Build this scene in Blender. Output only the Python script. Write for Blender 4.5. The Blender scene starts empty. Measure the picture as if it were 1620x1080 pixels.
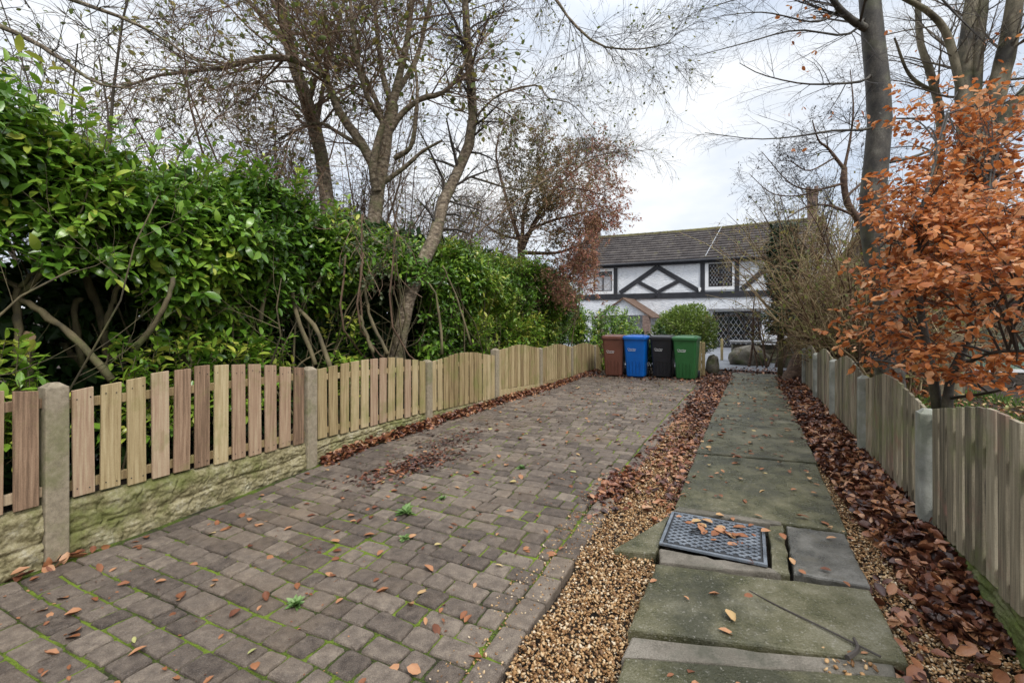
import bpy, bmesh, math, functools
import numpy as np
from mathutils import Vector, Matrix
rng = np.random.default_rng(11)
SC = bpy.context.scene
COL = SC.collection
F, CX, HY, EYE = 750.0, 810.0, 505.0, 1.5        # focal length, centre, horizon (photo pixels), eye height
DU = np.array([0.4472, 0.8944]); DV = np.array([0.8944, -0.4472])   # along / across the drive
ROT = math.atan2(DU[1], DU[0])
U = lambda a, b, n=None: rng.uniform(a, b, n)

def px(x, y, Y): return ((x - CX) / F * Y, Y, EYE + (HY - y) / F * Y)
def sst(a, b, x):
    t = np.clip((np.asarray(x, float) - a) / (b - a), 0, 1); return t * t * (3 - 2 * t)
def gz(u): return 0.09 * sst(1.4, 4.5, u) - 0.05 * sst(7, 10, u)
def uvw(u, v, z=0.0):
    u = np.asarray(u, float); v = np.asarray(v, float)
    return np.stack([u * DU[0] + v * DV[0], u * DU[1] + v * DV[1], np.broadcast_to(np.asarray(z, float), u.shape)], -1)
def to_uv(x, y): return x * DU[0] + y * DU[1], x * DV[0] + y * DV[1]
def unit(a): return a / np.maximum(np.linalg.norm(a, axis=-1, keepdims=True), 1e-9)

# ---------------------------------------------------------------- noise
def _hash(ix, iy, iz, seed):
    h = (ix * 374761393 + iy * 668265263 + iz * 2147483647 + seed * 974634777) & 0xffffffff
    h = ((h ^ (h >> 13)) * 1274126177) & 0xffffffff
    return ((h ^ (h >> 16)) & 0xffff) / 65535.0
def vnoise(p, seed=0):
    p = np.asarray(p, float); i = np.floor(p).astype(np.int64); f = p - i; f = f * f * (3 - 2 * f); out = 0
    for dx in (0, 1):
        for dy in (0, 1):
            for dz in (0, 1):
                w = (f[..., 0] if dx else 1 - f[..., 0]) * (f[..., 1] if dy else 1 - f[..., 1]) * (f[..., 2] if dz else 1 - f[..., 2])
                out = out + w * _hash(i[..., 0] + dx, i[..., 1] + dy, i[..., 2] + dz, seed)
    return out
def fbm(p, seed=0, o=4):
    p = np.asarray(p, float); s = 0; a = .5
    for k in range(o): s = s + a * vnoise(p * 2 ** k, seed + k); a *= .5
    return s / (1 - .5 ** o)

# ---------------------------------------------------------------- mesh builder
class MB:
    def __init__(s): s.V = []; s.F = []; s.T = []; s.n = 0
    def add(s, v, f, t=0.5):
        v = np.asarray(v, float).reshape(-1, 3)
        for a in (f if isinstance(f, list) else [f]):
            if len(a): s.F.append(np.asarray(a, np.int64) + s.n)
        s.T.append(np.broadcast_to(np.asarray(t, float), (len(v),))); s.V.append(v); s.n += len(v); return s
    def box(s, c, size, b=0.0, R=None, t=0.5):
        v, f = bevbox(tuple(round(float(q), 5) for q in size), b)
        if R is not None: v = v @ np.array(R).T
        return s.add(v + np.array(c), [f[k] for k in f], t)
    def beam(s, p0, p1, w, h, b=0.0, up=(0, 0, 1), t=.5, ext=0):
        p0 = np.array(p0, float); p1 = np.array(p1, float); d = p1 - p0; L = np.linalg.norm(d); x = d / L
        y = unit(np.cross(np.array(up, float), x)); z = np.cross(x, y)
        return s.box((p0 + p1) / 2, (L + ext, w, h), b, np.stack([x, y, z], 1), t)
    def tube(s, pts, rad, S=8, t=.5, cap=True):
        P = np.array(pts, float); R = np.broadcast_to(np.asarray(rad, float), (len(P),)).copy()
        if cap:
            P = np.concatenate([P[:1], P, P[-1:]]); R = np.concatenate([[0], R, [0]])
        return s.tubes(P[None], R[None], S, t)
    def tubes(s, P, R, S=3, t=.5):
        N, K, _ = P.shape
        if N == 0: return s
        T = np.gradient(P, axis=1); bad = np.linalg.norm(T, axis=-1) < 1e-9
        if bad.any(): T[bad] = (P[:, -1] - P[:, 0]).repeat(K, 0).reshape(N, K, 3)[bad]
        T = unit(T); D = unit(P[:, -1] - P[:, 0]); ref = np.zeros((N, 3)); ref[np.arange(N), np.abs(D).argmin(1)] = 1
        A = unit(np.cross(T, ref[:, None])); B = np.cross(T, A)
        an = np.arange(S) * 2 * math.pi / S
        V = P[:, :, None] + R[:, :, None, None] * (np.cos(an)[:, None] * A[:, :, None] + np.sin(an)[:, None] * B[:, :, None])
        k = np.arange(K - 1)[:, None]; j = np.arange(S)[None]; j2 = (j + 1) % S
        q = np.stack([k * S + j, k * S + j2, (k + 1) * S + j2, (k + 1) * S + j], -1).reshape(-1, 4)
        q = (q[None] + (np.arange(N) * K * S)[:, None, None]).reshape(-1, 4)
        tt = np.asarray(t, float); tt = tt if tt.ndim == 0 else np.repeat(tt, K * S)
        return s.add(V.reshape(-1, 3), q, tt)
    def leaves(s, tm, pos, ax, nr, size, t=.5, wid=1.0, curl=None):
        v, f = tm; N = len(pos)
        if N == 0: return s
        ax = unit(ax); sd = unit(np.cross(nr, ax)); nn = np.cross(ax, sd)
        size = np.broadcast_to(np.asarray(size, float), (N,))[:, None, None]; wid = np.broadcast_to(np.asarray(wid, float), (N,))[:, None]
        cu = np.zeros((N, 1)) if curl is None else np.asarray(curl)[:, None]
        z = v[None, :, 2] + cu * (v[None, :, 0] - .5) ** 2 + cu * .8 * (v[None, :, 1] ** 2) * 4
        V = pos[:, None] + size * (v[None, :, 0, None] * ax[:, None] + (wid * v[None, :, 1])[..., None] * sd[:, None] + z[..., None] * nn[:, None])
        n = len(v)
        fs = [(np.array(a)[None] + (np.arange(N) * n)[:, None, None]).reshape(-1, len(a[0])) for a in f]
        tt = np.asarray(t, float); tt = tt if tt.ndim == 0 else np.repeat(tt, n)
        return s.add(V.reshape(-1, 3), fs, tt)
    def build(s, name, mat, parent=None, smooth=False, org=None):
        me = bpy.data.meshes.new(name)
        V = np.concatenate(s.V) if s.V else np.zeros((0, 3)); T = np.concatenate(s.T) if s.T else np.zeros(0)
        if org is not None: V = V - np.array(org)
        me.vertices.add(len(V)); me.vertices.foreach_set('co', V.astype(np.float32).ravel())
        nl = sum(a.size for a in s.F); npoly = sum(len(a) for a in s.F)
        me.loops.add(nl); me.polygons.add(npoly)
        me.loops.foreach_set('vertex_index', np.concatenate([a.ravel() for a in s.F]).astype(np.int32))
        tot = np.concatenate([np.full(len(a), a.shape[1]) for a in s.F]); st = np.concatenate([[0], np.cumsum(tot)[:-1]])
        me.polygons.foreach_set('loop_start', st.astype(np.int32))
        if smooth: me.polygons.foreach_set('use_smooth', np.ones(npoly, bool))
        else: me.polygons.foreach_set('use_smooth', np.zeros(npoly, bool))
        at = me.attributes.new('tint', 'FLOAT', 'POINT'); at.data.foreach_set('value', T.astype(np.float32))
        me.materials.append(mat); me.update(calc_edges=True); me.validate()
        o = bpy.data.objects.new(name, me); COL.objects.link(o)
        if parent: o.parent = parent
        return o
@functools.lru_cache(None)
def bevbox(size, b):
    bm = bmesh.new(); bmesh.ops.create_cube(bm, size=1.0)
    for v in bm.verts: v.co = Vector((v.co.x * size[0], v.co.y * size[1], v.co.z * size[2]))
    if b > 0: bmesh.ops.bevel(bm, geom=list(bm.edges), offset=b, segments=2, affect='EDGES', profile=.6)
    bm.verts.index_update(); v = np.array([q.co[:] for q in bm.verts]); f = {}
    for p in bm.faces: f.setdefault(len(p.verts), []).append([q.index for q in p.verts])
    bm.free(); return v, {k: np.array(a) for k, a in f.items()}
def crom(pts, n):
    P = np.array(pts, float); P = np.concatenate([2 * P[:1] - P[1:2], P, 2 * P[-1:] - P[-2:-1]]); m = len(P) - 3
    t = np.linspace(0, m - 1e-6, n); i = t.astype(int); f = (t - i)[:, None]
    a, b, c, d = P[i], P[i + 1], P[i + 2], P[i + 3]
    return .5 * (2 * b + (c - a) * f + (2 * a - 5 * b + 4 * c - d) * f ** 2 + (3 * b - a - 3 * c + d) * f ** 3)
def leaf_tmpl(st, hw, fold=.25, droop=.12):
    """Leaf of unit length: stations, half widths, fold up from the midrib and droop to the tip."""
    n = len(st); v = [(x, 0, -droop * x * x) for x in st]; L = []; R = []
    for x, w in list(zip(st, hw))[1:-1]:
        L.append(len(v)); v.append((x, w, fold * w - droop * x * x)); R.append(len(v)); v.append((x, -w, fold * w - droop * x * x))
    tri = [(0, 1, L[0]), (0, R[0], 1), (n - 2, n - 1, L[-1]), (n - 2, R[-1], n - 1)]
    quad = [(k + 1, k + 2, L[k + 1], L[k]) for k in range(n - 3)] + [(k + 1, R[k], R[k + 1], k + 2) for k in range(n - 3)]
    return np.array(v), [np.array(tri)] + ([np.array(quad)] if quad else [])
LAUREL = leaf_tmpl([0, .2, .5, .8, 1], [0, .14, .205, .14, 0], .32, .18)
OVAL = leaf_tmpl([0, .25, .6, .85, 1], [0, .23, .3, .17, 0], .3, .1)
TINY = (np.array([(0, 0, 0), (.5, .26, .06), (1, 0, -.05), (.5, -.26, .06)], float), [np.array([(0, 2, 1), (0, 3, 2)])])

# ---------------------------------------------------------------- naming
def tag(o, label, cat, group=None):
    o['label'] = label; o['category'] = cat
    if group: o['group'] = group
    return o
def thing(name, label, cat, loc=(0, 0, 0), rz=0, group=None):
    o = bpy.data.objects.new(name, None); COL.objects.link(o); o.empty_display_size = .1
    o.location = loc; o.rotation_euler = (0, 0, rz); return tag(o, label, cat, group)
def structure(o, kind='structure'): o['kind'] = kind; return o

# ---------------------------------------------------------------- materials
def M(name, cols, ns=8, det=5, st=(1, 1, 1), nw=.8, tw=0., oi=0., off=0., rough=.7, rv=.15, bump=.3, bs=40, bd=.01, bst=None, spec=.4,
      trans=0., coat=0., moss=None, metal=0., moss2=None, g=None):
    m = bpy.data.materials.new(name); m.use_nodes = True; nt = m.node_tree; N = nt.nodes; N.clear(); ln = nt.links.new
    def nd(t, **k):
        n = N.new(t)
        for a, b in k.items(): setattr(n, a, b)
        return n
    def math_(op, a, b=None, c=None):
        n = nd('ShaderNodeMath', operation=op)
        for i, q in enumerate((a, b, c)):
            if q is None: continue
            if isinstance(q, (int, float)): n.inputs[i].default_value = q
            else: ln(q, n.inputs[i])
        return n.outputs[0]
    out = nd('ShaderNodeOutputMaterial'); p = nd('ShaderNodeBsdfPrincipled')
    pos = nd('ShaderNodeNewGeometry').outputs['Position']
    def noise(scale, stretch, detail=5, rgh=.6):
        mp = nd('ShaderNodeMapping'); mp.inputs['Scale'].default_value = [scale * q for q in stretch]; ln(pos, mp.inputs[0])
        n = nd('ShaderNodeTexNoise'); n.inputs['Scale'].default_value = 1; n.inputs['Detail'].default_value = detail
        n.inputs['Roughness'].default_value = rgh; ln(mp.outputs[0], n.inputs['Vector']); return n.outputs[0]
    n1 = noise(ns, st, det)
    f = math_('MULTIPLY_ADD', math_('SUBTRACT', n1, .5), nw * 2.5, .5 + off)
    if g: f = math_('MULTIPLY_ADD', math_('SUBTRACT', noise(g[0], (1, 1, 1), 2, .8), .5), g[1] * 2.5, f)
    if tw:
        a = nd('ShaderNodeAttribute', attribute_name='tint'); f = math_('MULTIPLY_ADD', math_('SUBTRACT', a.outputs['Fac'], .5), tw, f)
    if oi:
        a = nd('ShaderNodeObjectInfo'); f = math_('MULTIPLY_ADD', math_('SUBTRACT', a.outputs['Random'], .5), oi, f)
    r = nd('ShaderNodeValToRGB'); el = r.color_ramp.elements
    for i, c in enumerate(cols):
        q = i / max(len(cols) - 1, 1)
        e = el[i] if i < 2 else el.new(q)
        e.position = q; e.color = (*c, 1)
    ln(f, r.inputs[0]); colr = r.outputs[0]
    for ms in (moss, moss2):
        if ms:
            mc, msc, th, sf, amt = ms
            k = noise(msc, (1, 1, 1), 6, .65)
            k = math_('MULTIPLY', math_('MULTIPLY', math_('SUBTRACT', k, th), 1 / sf), amt)
            k = math_('MINIMUM', math_('MAXIMUM', k, 0), amt)
            mx = nd('ShaderNodeMix', data_type='RGBA'); ln(k, mx.inputs[0]); ln(colr, mx.inputs[6]); mx.inputs[7].default_value = (*mc, 1); colr = mx.outputs[2]
    ln(colr, p.inputs['Base Color'])
    ln(math_('MULTIPLY_ADD', math_('SUBTRACT', n1, .5), rv * 2, rough), p.inputs['Roughness'])
    p.inputs['Specular IOR Level'].default_value = spec; p.inputs['Coat Weight'].default_value = coat; p.inputs['Metallic'].default_value = metal
    if bump:
        b = nd('ShaderNodeBump'); b.inputs['Strength'].default_value = bump; b.inputs['Distance'].default_value = bd
        ln(noise(bs, bst or st, 6, .65), b.inputs['Height']); ln(b.outputs[0], p.inputs['Normal'])
    if trans:
        tr = nd('ShaderNodeBsdfTranslucent'); ln(colr, tr.inputs[0]); mx = nd('ShaderNodeMixShader'); mx.inputs[0].default_value = trans
        ln(p.outputs[0], mx.inputs[1]); ln(tr.outputs[0], mx.inputs[2]); ln(mx.outputs[0], out.inputs[0])
    else: ln(p.outputs[0], out.inputs[0])
    return m

mt = {}
mt['paver'] = M('tumbled_block', [(.05, .037, .029), (.11, .085, .067), (.18, .142, .11), (.285, .23, .175)], 20, 8, tw=.55, nw=.55, rough=.7, rv=.25, bump=1, bs=110, bd=.012,
                moss=((.25, .23, .21), 170, .6, .05, .6), moss2=((.23, .165, .105), 1.0, .5, .2, .5), g=(190, 0.5))
mt['joint'] = M('moss_joint', [(.02, .016, .012), (.04, .034, .018), (.07, .10, .014), (.15, .215, .018), (.22, .31, .03)], 2.2, 6, nw=1.3, off=.19, rough=.95, bump=1, bs=160, bd=.02, g=(120, 0.5))
mt['flag'] = M('path_flag', [(.033, .034, .015), (.072, .07, .032), (.12, .11, .06), (.2, .185, .13)], 4.5, 9, nw=.9, tw=.4, rough=.4, rv=1.1, bump=.8, bs=70, bd=.012,
               moss=((.035, .036, .02), 1.6, .48, .12, .8), moss2=((.30, .28, .24), 60, .6, .05, .6), g=(120, 0.45))
mt['flag_pale'] = M('worn_concrete', [(.09, .08, .06), (.16, .14, .11), (.25, .22, .18)], 6, nw=1.1, rough=.7, bump=.8, bs=90, bd=.01, moss=((.06, .06, .04), 3, .5, .12, .8), g=(130, 0.6))
mt['flag_dark'] = M('wet_dark_flag', [(.045, .044, .038), (.095, .09, .075), (.17, .16, .14)], 5, nw=1.2, rough=.35, rv=.4, bump=.4, bs=70, moss=((.09, .08, .055), 8, .55, .1, .5), g=(110, 0.55))
mt['concrete'] = M('fence_concrete', [(.17, .14, .1), (.29, .24, .165), (.40, .345, .255)], 30, 8, nw=.7, oi=.25, rough=.85, bump=.6, bs=120, bd=.006, moss=((.16, .17, .06), 2.6, .5, .16, .65), g=(260, 0.5))
mt['concrete_green'] = M('mossy_concrete', [(.17, .175, .15), (.27, .275, .24), (.37, .37, .33)], 8, nw=.9, oi=.2, rough=.85, bump=.6, bs=120, bd=.006, moss=((.15, .17, .07), 2.4, .5, .2, .45), g=(260, 0.5))
mt['rockface'] = M('rock_faced_concrete', [(.13, .11, .05), (.25, .215, .11), (.36, .315, .19), (.5, .46, .34)], 9, 8, nw=1.0, oi=.2, rough=.85, bump=.8, bs=45, bd=.012, moss=((.13, .15, .03), 2.2, .47, .16, .75), moss2=((.07, .06, .035), 7, .6, .1, .6), g=(60, 0.45))
mt['rock_moss'] = M('mossy_board', [(.07, .085, .03), (.13, .14, .06), (.2, .19, .11)], 6, nw=1.1, rough=.9, bump=.8, bs=60, moss=((.11, .15, .02), 2.5, .45, .2, .8), g=(90, 0.5))
wst = (60, 60, 2.6)
mt['wood_red'] = M('red_stained_pine', [(.16, .10, .06), (.29, .185, .115), (.39, .265, .17), (.48, .37, .24)], 1, 6, wst, nw=.75, oi=.9, rough=.75, bump=.5, bs=3, bd=.006, moss=((.2, .2, .06), 3.2, .54, .14, .5), moss2=((.42, .33, .2), 5, .66, .1, .5), g=(150, 0.22))
mt['wood_tan'] = M('tan_pine', [(.17, .115, .055), (.32, .235, .115), (.43, .33, .175), (.53, .43, .25)], 1, 6, wst, nw=.75, oi=.7, rough=.75, bump=.5, bs=3, bd=.006, moss=((.21, .22, .06), 2.8, .5, .16, .6), g=(150, 0.22))
mt['wood_grey'] = M('weathered_pine', [(.07, .06, .04), (.165, .14, .095), (.265, .225, .155), (.38, .33, .235)], 1, 6, wst, nw=.8, oi=.8, rough=.8, bump=.6, bs=3, bd=.006, moss=((.15, .17, .06), 2.6, .5, .16, .65), moss2=((.25, .13, .10), 3.4, .55, .12, .5), g=(150, 0.22))
mt['laurel'] = M('laurel_leaf', [(.042, .095, .014), (.085, .19, .02), (.15, .29, .03), (.25, .39, .045), (.46, .47, .08)], 1.2, nw=.35, tw=1.0, rough=.27, rv=.05, bump=.12, bs=60, spec=.5, trans=.22)
mt['shaded_leaf'] = M('laurel_shaded', [(.012, .03, .008), (.03, .075, .015), (.06, .12, .025)], 3, tw=.8, nw=.4, rough=.5, bump=0, trans=.12)  # laurel leaf colour darkened to paint in the shade inside the hedge
mt['bark_olive'] = M('laurel_bark', [(.06, .05, .03), (.13, .105, .055), (.2, .165, .09)], 9, st=(1, 1, .5), nw=1, tw=.5, rough=.85, bump=.6, bs=60, moss=((.1, .12, .035), 5, .52, .14, .6), g=(90, 0.3))
mt['bark_red'] = M('red_bark', [(.045, .026, .018), (.10, .06, .04), (.16, .105, .07)], 12, st=(1, 1, 1.6), nw=1.1, rough=.85, bump=.9, bs=30, bd=.015, moss=((.15, .13, .085), 6, .57, .1, .4))
mt['bark_tree'] = M('flaky_bark', [(.045, .032, .022), (.12, .09, .06), (.205, .16, .11), (.33, .275, .205)], 14, 8, st=(1, 1, 1.6), nw=1.2, rough=.85, bump=.9, bs=26, bd=.015, moss=((.11, .12, .045), 4, .5, .14, .6), g=(60, 0.4))
mt['bark_beech'] = M('beech_bark', [(.014, .012, .01), (.036, .031, .024), (.068, .059, .046), (.14, .13, .105)], 7, 8, st=(1, 1, .6), nw=1.0, rough=.6, rv=.2, bump=.5, bs=22, bst=(1, 1, 1.5), moss=((.10, .105, .05), 2.2, .53, .12, .5), moss2=((.3, .3, .26), 14, .66, .05, .5), g=(60, 0.35))
mt['bark_big'] = M('patched_beech_bark', [(.03, .025, .017), (.09, .075, .045), (.165, .138, .088), (.25, .215, .145)], 3.2, 8, st=(1, 1, .5), nw=1.4, rough=.7, bump=.5, bs=22, moss=((.11, .12, .045), 2, .52, .14, .6), g=(50, 0.35))
mt['twig'] = M('grey_twig', [(.06, .05, .038), (.13, .105, .08), (.21, .175, .13)], 3, nw=.5, tw=.8, rough=.8, bump=0)
mt['twig_warm'] = M('warm_twig', [(.085, .052, .038), (.17, .108, .07), (.28, .195, .125)], 3, nw=.5, tw=.8, rough=.8, bump=0)
mt['cane'] = M('tan_cane', [(.055, .03, .018), (.135, .078, .042), (.26, .175, .095), (.40, .31, .18), (.24, .22, .08)], 2, nw=.6, tw=1.1, rough=.8, bump=.3, bs=50)
mt['twig_dark'] = M('dark_twig', [(.03, .025, .022), (.06, .05, .043), (.10, .083, .07)], 3, nw=.5, tw=.6, rough=.7, bump=0)
mt['olive_leaf'] = M('olive_leaf', [(.08, .10, .03), (.15, .19, .05), (.24, .25, .06), (.36, .27, .09)], 2, nw=.4, tw=.9, rough=.5, bump=0, trans=.4)
mt['grey_leaf'] = M('grey_green_leaf', [(.05, .075, .035), (.10, .125, .06), (.16, .175, .09)], 2, nw=.4, tw=.9, rough=.55, bump=0, trans=.2)
mt['berry_leaf'] = M('autumn_small_leaf', [(.11, .095, .05), (.24, .21, .085), (.38, .22, .13), (.54, .22, .19), (.56, .36, .17)], 1.0, nw=.7, tw=.9, rough=.55, bump=0, trans=.4)
mt['copper'] = M('copper_beech_leaf', [(.22, .062, .02), (.50, .16, .042), (.68, .28, .09), (.76, .47, .27)], 2.5, nw=.5, tw=.9, rough=.42, bump=.15, bs=90, trans=.4)
mt['litter'] = M('wet_fallen_leaf', [(.03, .012, .009), (.09, .032, .02), (.19, .07, .036), (.35, .15, .065), (.48, .29, .17)], 3, nw=.4, tw=.95, rough=.33, rv=.15, bump=.3, bs=110, spec=.5)
mt['litter_dry'] = M('dry_fallen_leaf', [(.11, .035, .016), (.26, .10, .04), (.40, .20, .1), (.48, .36, .16), (.30, .33, .12)], 3, nw=.35, tw=.95, rough=.6, bump=.3, bs=110)
mt['gravel'] = M('pea_gravel', [(.09, .045, .02), (.22, .11, .04), (.36, .20, .08), (.48, .32, .16), (.60, .50, .36)], 30, nw=.4, tw=.9, rough=.5, bump=.2, bs=200)
mt['soil'] = M('soil', [(.018, .013, .009), (.04, .027, .018), (.075, .05, .032)], 5, 7, nw=1.1, rough=.95, bump=1, bs=40, bd=.02)
mt['grass'] = M('grass_blade', [(.05, .11, .015), (.11, .2, .03), (.2, .3, .05)], 3, nw=.5, tw=.7, rough=.5, bump=0, trans=.2)
mt['weed'] = M('weed_leaf', [(.06, .13, .03), (.13, .23, .06), (.25, .35, .14)], 9, nw=.5, tw=.7, rough=.5, bump=0, trans=.2)
mt['shrub'] = M('soft_green_leaf', [(.08, .13, .03), (.16, .24, .05), (.26, .36, .07), (.40, .45, .12)], 3, nw=.5, tw=.8, rough=.55, bump=0, trans=.25)
mt['ivy'] = M('ivy_leaf', [(.01, .03, .012), (.02, .055, .02), (.045, .095, .035)], 4, nw=.5, tw=.8, rough=.4, bump=0, trans=.1)
mt['render'] = M('white_rough_render', [(.62, .65, .70), (.74, .76, .79), (.82, .83, .84)], 3, 6, nw=.7, rough=.85, bump=1, bs=7, bd=.06, bst=(1, 1, 2.2))
mt['white'] = M('white_paint', [(.72, .73, .74), (.82, .82, .82)], 5, rough=.5, bump=.05)
mt['black'] = M('black_timber', [(.012, .013, .017), (.025, .026, .032), (.04, .04, .047)], 4, st=(1, 1, 1), nw=.8, rough=.6, bump=.3, bs=20)
mt['tile'] = M('concrete_roof_tile', [(.05, .042, .04), (.08, .068, .064), (.115, .10, .092)], 2.5, 6, nw=1.1, tw=.5, rough=.8, bump=.4, bs=30, moss=((.15, .14, .05), 2.5, .62, .08, .7), moss2=((.24, .22, .2), 9, .7, .04, .5), g=(30, 0.35))
mt['tile_brown'] = M('brown_roof_tile', [(.07, .04, .028), (.13, .08, .055), (.18, .12, .085)], 8, nw=1.1, rough=.85, bump=.5, bs=25)
mt['ridge'] = M('mossy_ridge', [(.08, .07, .05), (.14, .125, .06), (.2, .18, .07)], 4, nw=1.2, rough=.9, bump=.4)
mt['brick'] = M('chimney_brick', [(.12, .08, .065), (.20, .135, .11), (.27, .2, .165)], 6, st=(1, 1, 3), nw=1.2, rough=.9, bump=.6, bs=20)
mt['stone'] = M('brown_stone', [(.075, .06, .042), (.15, .125, .09), (.22, .19, .14), (.29, .25, .19)], 2.4, 6, st=(1, 1, 2.6), nw=1.4, rough=.9, bump=1, bs=9, bd=.05)
mt['boulder'] = M('garden_stone', [(.06, .05, .035), (.125, .11, .085), (.2, .18, .145)], 4, 6, nw=1.2, rough=.9, bump=.9, bs=14, bd=.03, moss=((.09, .11, .03), 2.6, .5, .14, .6))
mt['slab'] = M('grey_stone_slab', [(.12, .125, .135), (.2, .205, .215), (.29, .295, .3)], 4, nw=1.1, rough=.55, bump=.5, bs=30)
mt['yard'] = M('pale_yard', [(.13, .14, .16), (.18, .19, .21), (.23, .24, .25)], 2, nw=.9, rough=.6, bump=.3)
mt['slate'] = M('grey_slate', [(.09, .085, .085), (.14, .135, .13), (.19, .18, .17)], 3, st=(1, 1, 4), nw=1.2, rough=.8, bump=.4)
mt['sage'] = M('sage_green_paint', [(.17, .24, .18), (.22, .30, .225)], 3, nw=.5, rough=.5, bump=.05)
mt['lead'] = M('window_lead', [(.30, .31, .33), (.42, .43, .45)], 9, rough=.5, bump=0)
mt['iron'] = M('wet_cast_iron', [(.06, .07, .085), (.12, .14, .165), (.19, .21, .235)], 7, nw=1.2, rough=.28, rv=.25, bump=.25, bs=90, spec=.6, moss=((.09, .06, .04), 9, .6, .1, .5))
mt['iron_dark'] = M('dark_cast_iron', [(.010, .011, .013), (.025, .027, .03)], 7, rough=.5, bump=.2)
mt['curtain'] = M('net_curtain', [(.4, .4, .42), (.6, .6, .62)], 30, st=(1, 1, .02), rough=.9, bump=0)
mt['cut'] = M('cut_wood', [(.2, .13, .07), (.34, .24, .14)], 20, rough=.85, bump=.4)
def plain(name, c, rough=.4, spec=.5, metal=0, rv=.06):
    return M(name, [tuple(q * .82 for q in c), tuple(min(q * 1.12, .95) for q in c)], 4, nw=.7, rough=rough, rv=rv, bump=.12, bs=90, bd=.003, spec=spec, metal=metal)
def glass_mat():
    m = bpy.data.materials.new('dark_glass'); m.use_nodes = True; p = m.node_tree.nodes['Principled BSDF']
    p.inputs['Base Color'].default_value = (.012, .014, .016, 1); p.inputs['Roughness'].default_value = .06; p.inputs['Specular IOR Level'].default_value = .6; return m
mt['glass'] = glass_mat()

# ---------------------------------------------------------------- growth
def grow(P, R, n, tr, L, ang, K=5, rr=.5, up=0., wig=.12, flat=0., bias=None, rmin=.0015, rmax=9, end=.35):
    N, K0, _ = P.shape; idx = np.repeat(np.arange(N), n); m = len(idx)
    t = U(tr[0], tr[1], m); q = t * (K0 - 1); i = np.minimum(q.astype(int), K0 - 2); f = (q - i)[:, None]
    pos = P[idx, i] * (1 - f) + P[idx, i + 1] * f; T = unit(P[idx, i + 1] - P[idx, i]); r0 = R[idx, i] * (1 - f[:, 0]) + R[idx, i + 1] * f[:, 0]
    rp = rng.normal(size=(m, 3)); rp[:, 2] *= (1 - flat); rp = unit(rp - (rp * T).sum(1, keepdims=True) * T)
    a = np.radians(U(ang[0], ang[1], m))[:, None]; d = unit(np.cos(a) * T + np.sin(a) * rp)
    if bias is not None: d = unit(d + np.array(bias))
    ln_ = U(L[0], L[1], m) * (1 - .35 * t); pts = [pos]; st = (ln_ / (K - 1))[:, None]
    for k in range(K - 1):
        pts.append(pts[-1] + d * st); d = unit(d + wig * rng.normal(size=(m, 3)) * np.array([1, 1, 1 - flat * .6]) + np.array([0, 0, up]))
    r = np.clip(r0 * rr * U(.7, 1.1, m), rmin, rmax)
    return np.stack(pts, 1), r[:, None] * np.linspace(1, end, K)[None]
def on_twigs(P, n, tr=(.2, 1), ang=(35, 75), flat=.3):
    N, K0, _ = P.shape; idx = np.repeat(np.arange(N), n); m = len(idx); t = U(tr[0], tr[1], m) * (K0 - 1 - 1e-6); i = t.astype(int); f = (t - i)[:, None]
    pos = P[idx, i] * (1 - f) + P[idx, i + 1] * f; T = unit(P[idx, i + 1] - P[idx, i]); rp = rng.normal(size=(m, 3)); rp[:, 2] *= (1 - flat)
    rp = unit(rp - (rp * T).sum(1, keepdims=True) * T); a = np.radians(U(ang[0], ang[1], m))[:, None]
    return pos, unit(np.cos(a) * T + np.sin(a) * rp)
def upn(n, k=.5):
    v = rng.normal(size=(n, 3)) * k; v[:, 2] += 1; return unit(v)
def hand(lst, K=14):
    """Hand placed limbs: list of (points, r0, r1)."""
    P = np.stack([crom(p, K) for p, a, b in lst]); R = np.stack([np.linspace(a, b, K) for p, a, b in lst]); return P, R
def limb_tubes(mb, P, R, S=10, rough=.08, t=.5):
    Rn = R * (1 + rough * rng.normal(size=R.shape)); return mb.tubes(P, Rn, S, t)

# ================================================================ ground and paving
def far_spaced(lo, hi, step, far):
    a = np.arange(lo, hi + step / 2, step); g = np.cumsum(step * 1.35 ** np.arange(1, 40)); g = g[g < far]
    return np.concatenate([(lo - g)[::-1], a, hi + g])
uu = far_spaced(-3, 18, .25, 1500); vv = far_spaced(-9, 6, .25, 1500)
A, B = np.meshgrid(uu, vv, indexing='ij'); z = gz(A) - .075 + (.03 * (fbm(np.stack([A * 2, B * 2, A * 0], -1), 3) - .5)) * (np.abs(A) < 40)
def gridf(n, m):
    i, j = np.meshgrid(np.arange(n - 1), np.arange(m - 1), indexing='ij'); k = (i * m + j).ravel(); return np.stack([k, k + m, k + m + 1, k + 1], -1)
def gridf_up(n, m): return gridf(n, m)[:, ::-1]
structure(MB().add(uvw(A, B, z).reshape(-1, 3), gridf_up(len(uu), len(vv))).build('ground', mt['soil'], smooth=True))

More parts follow.
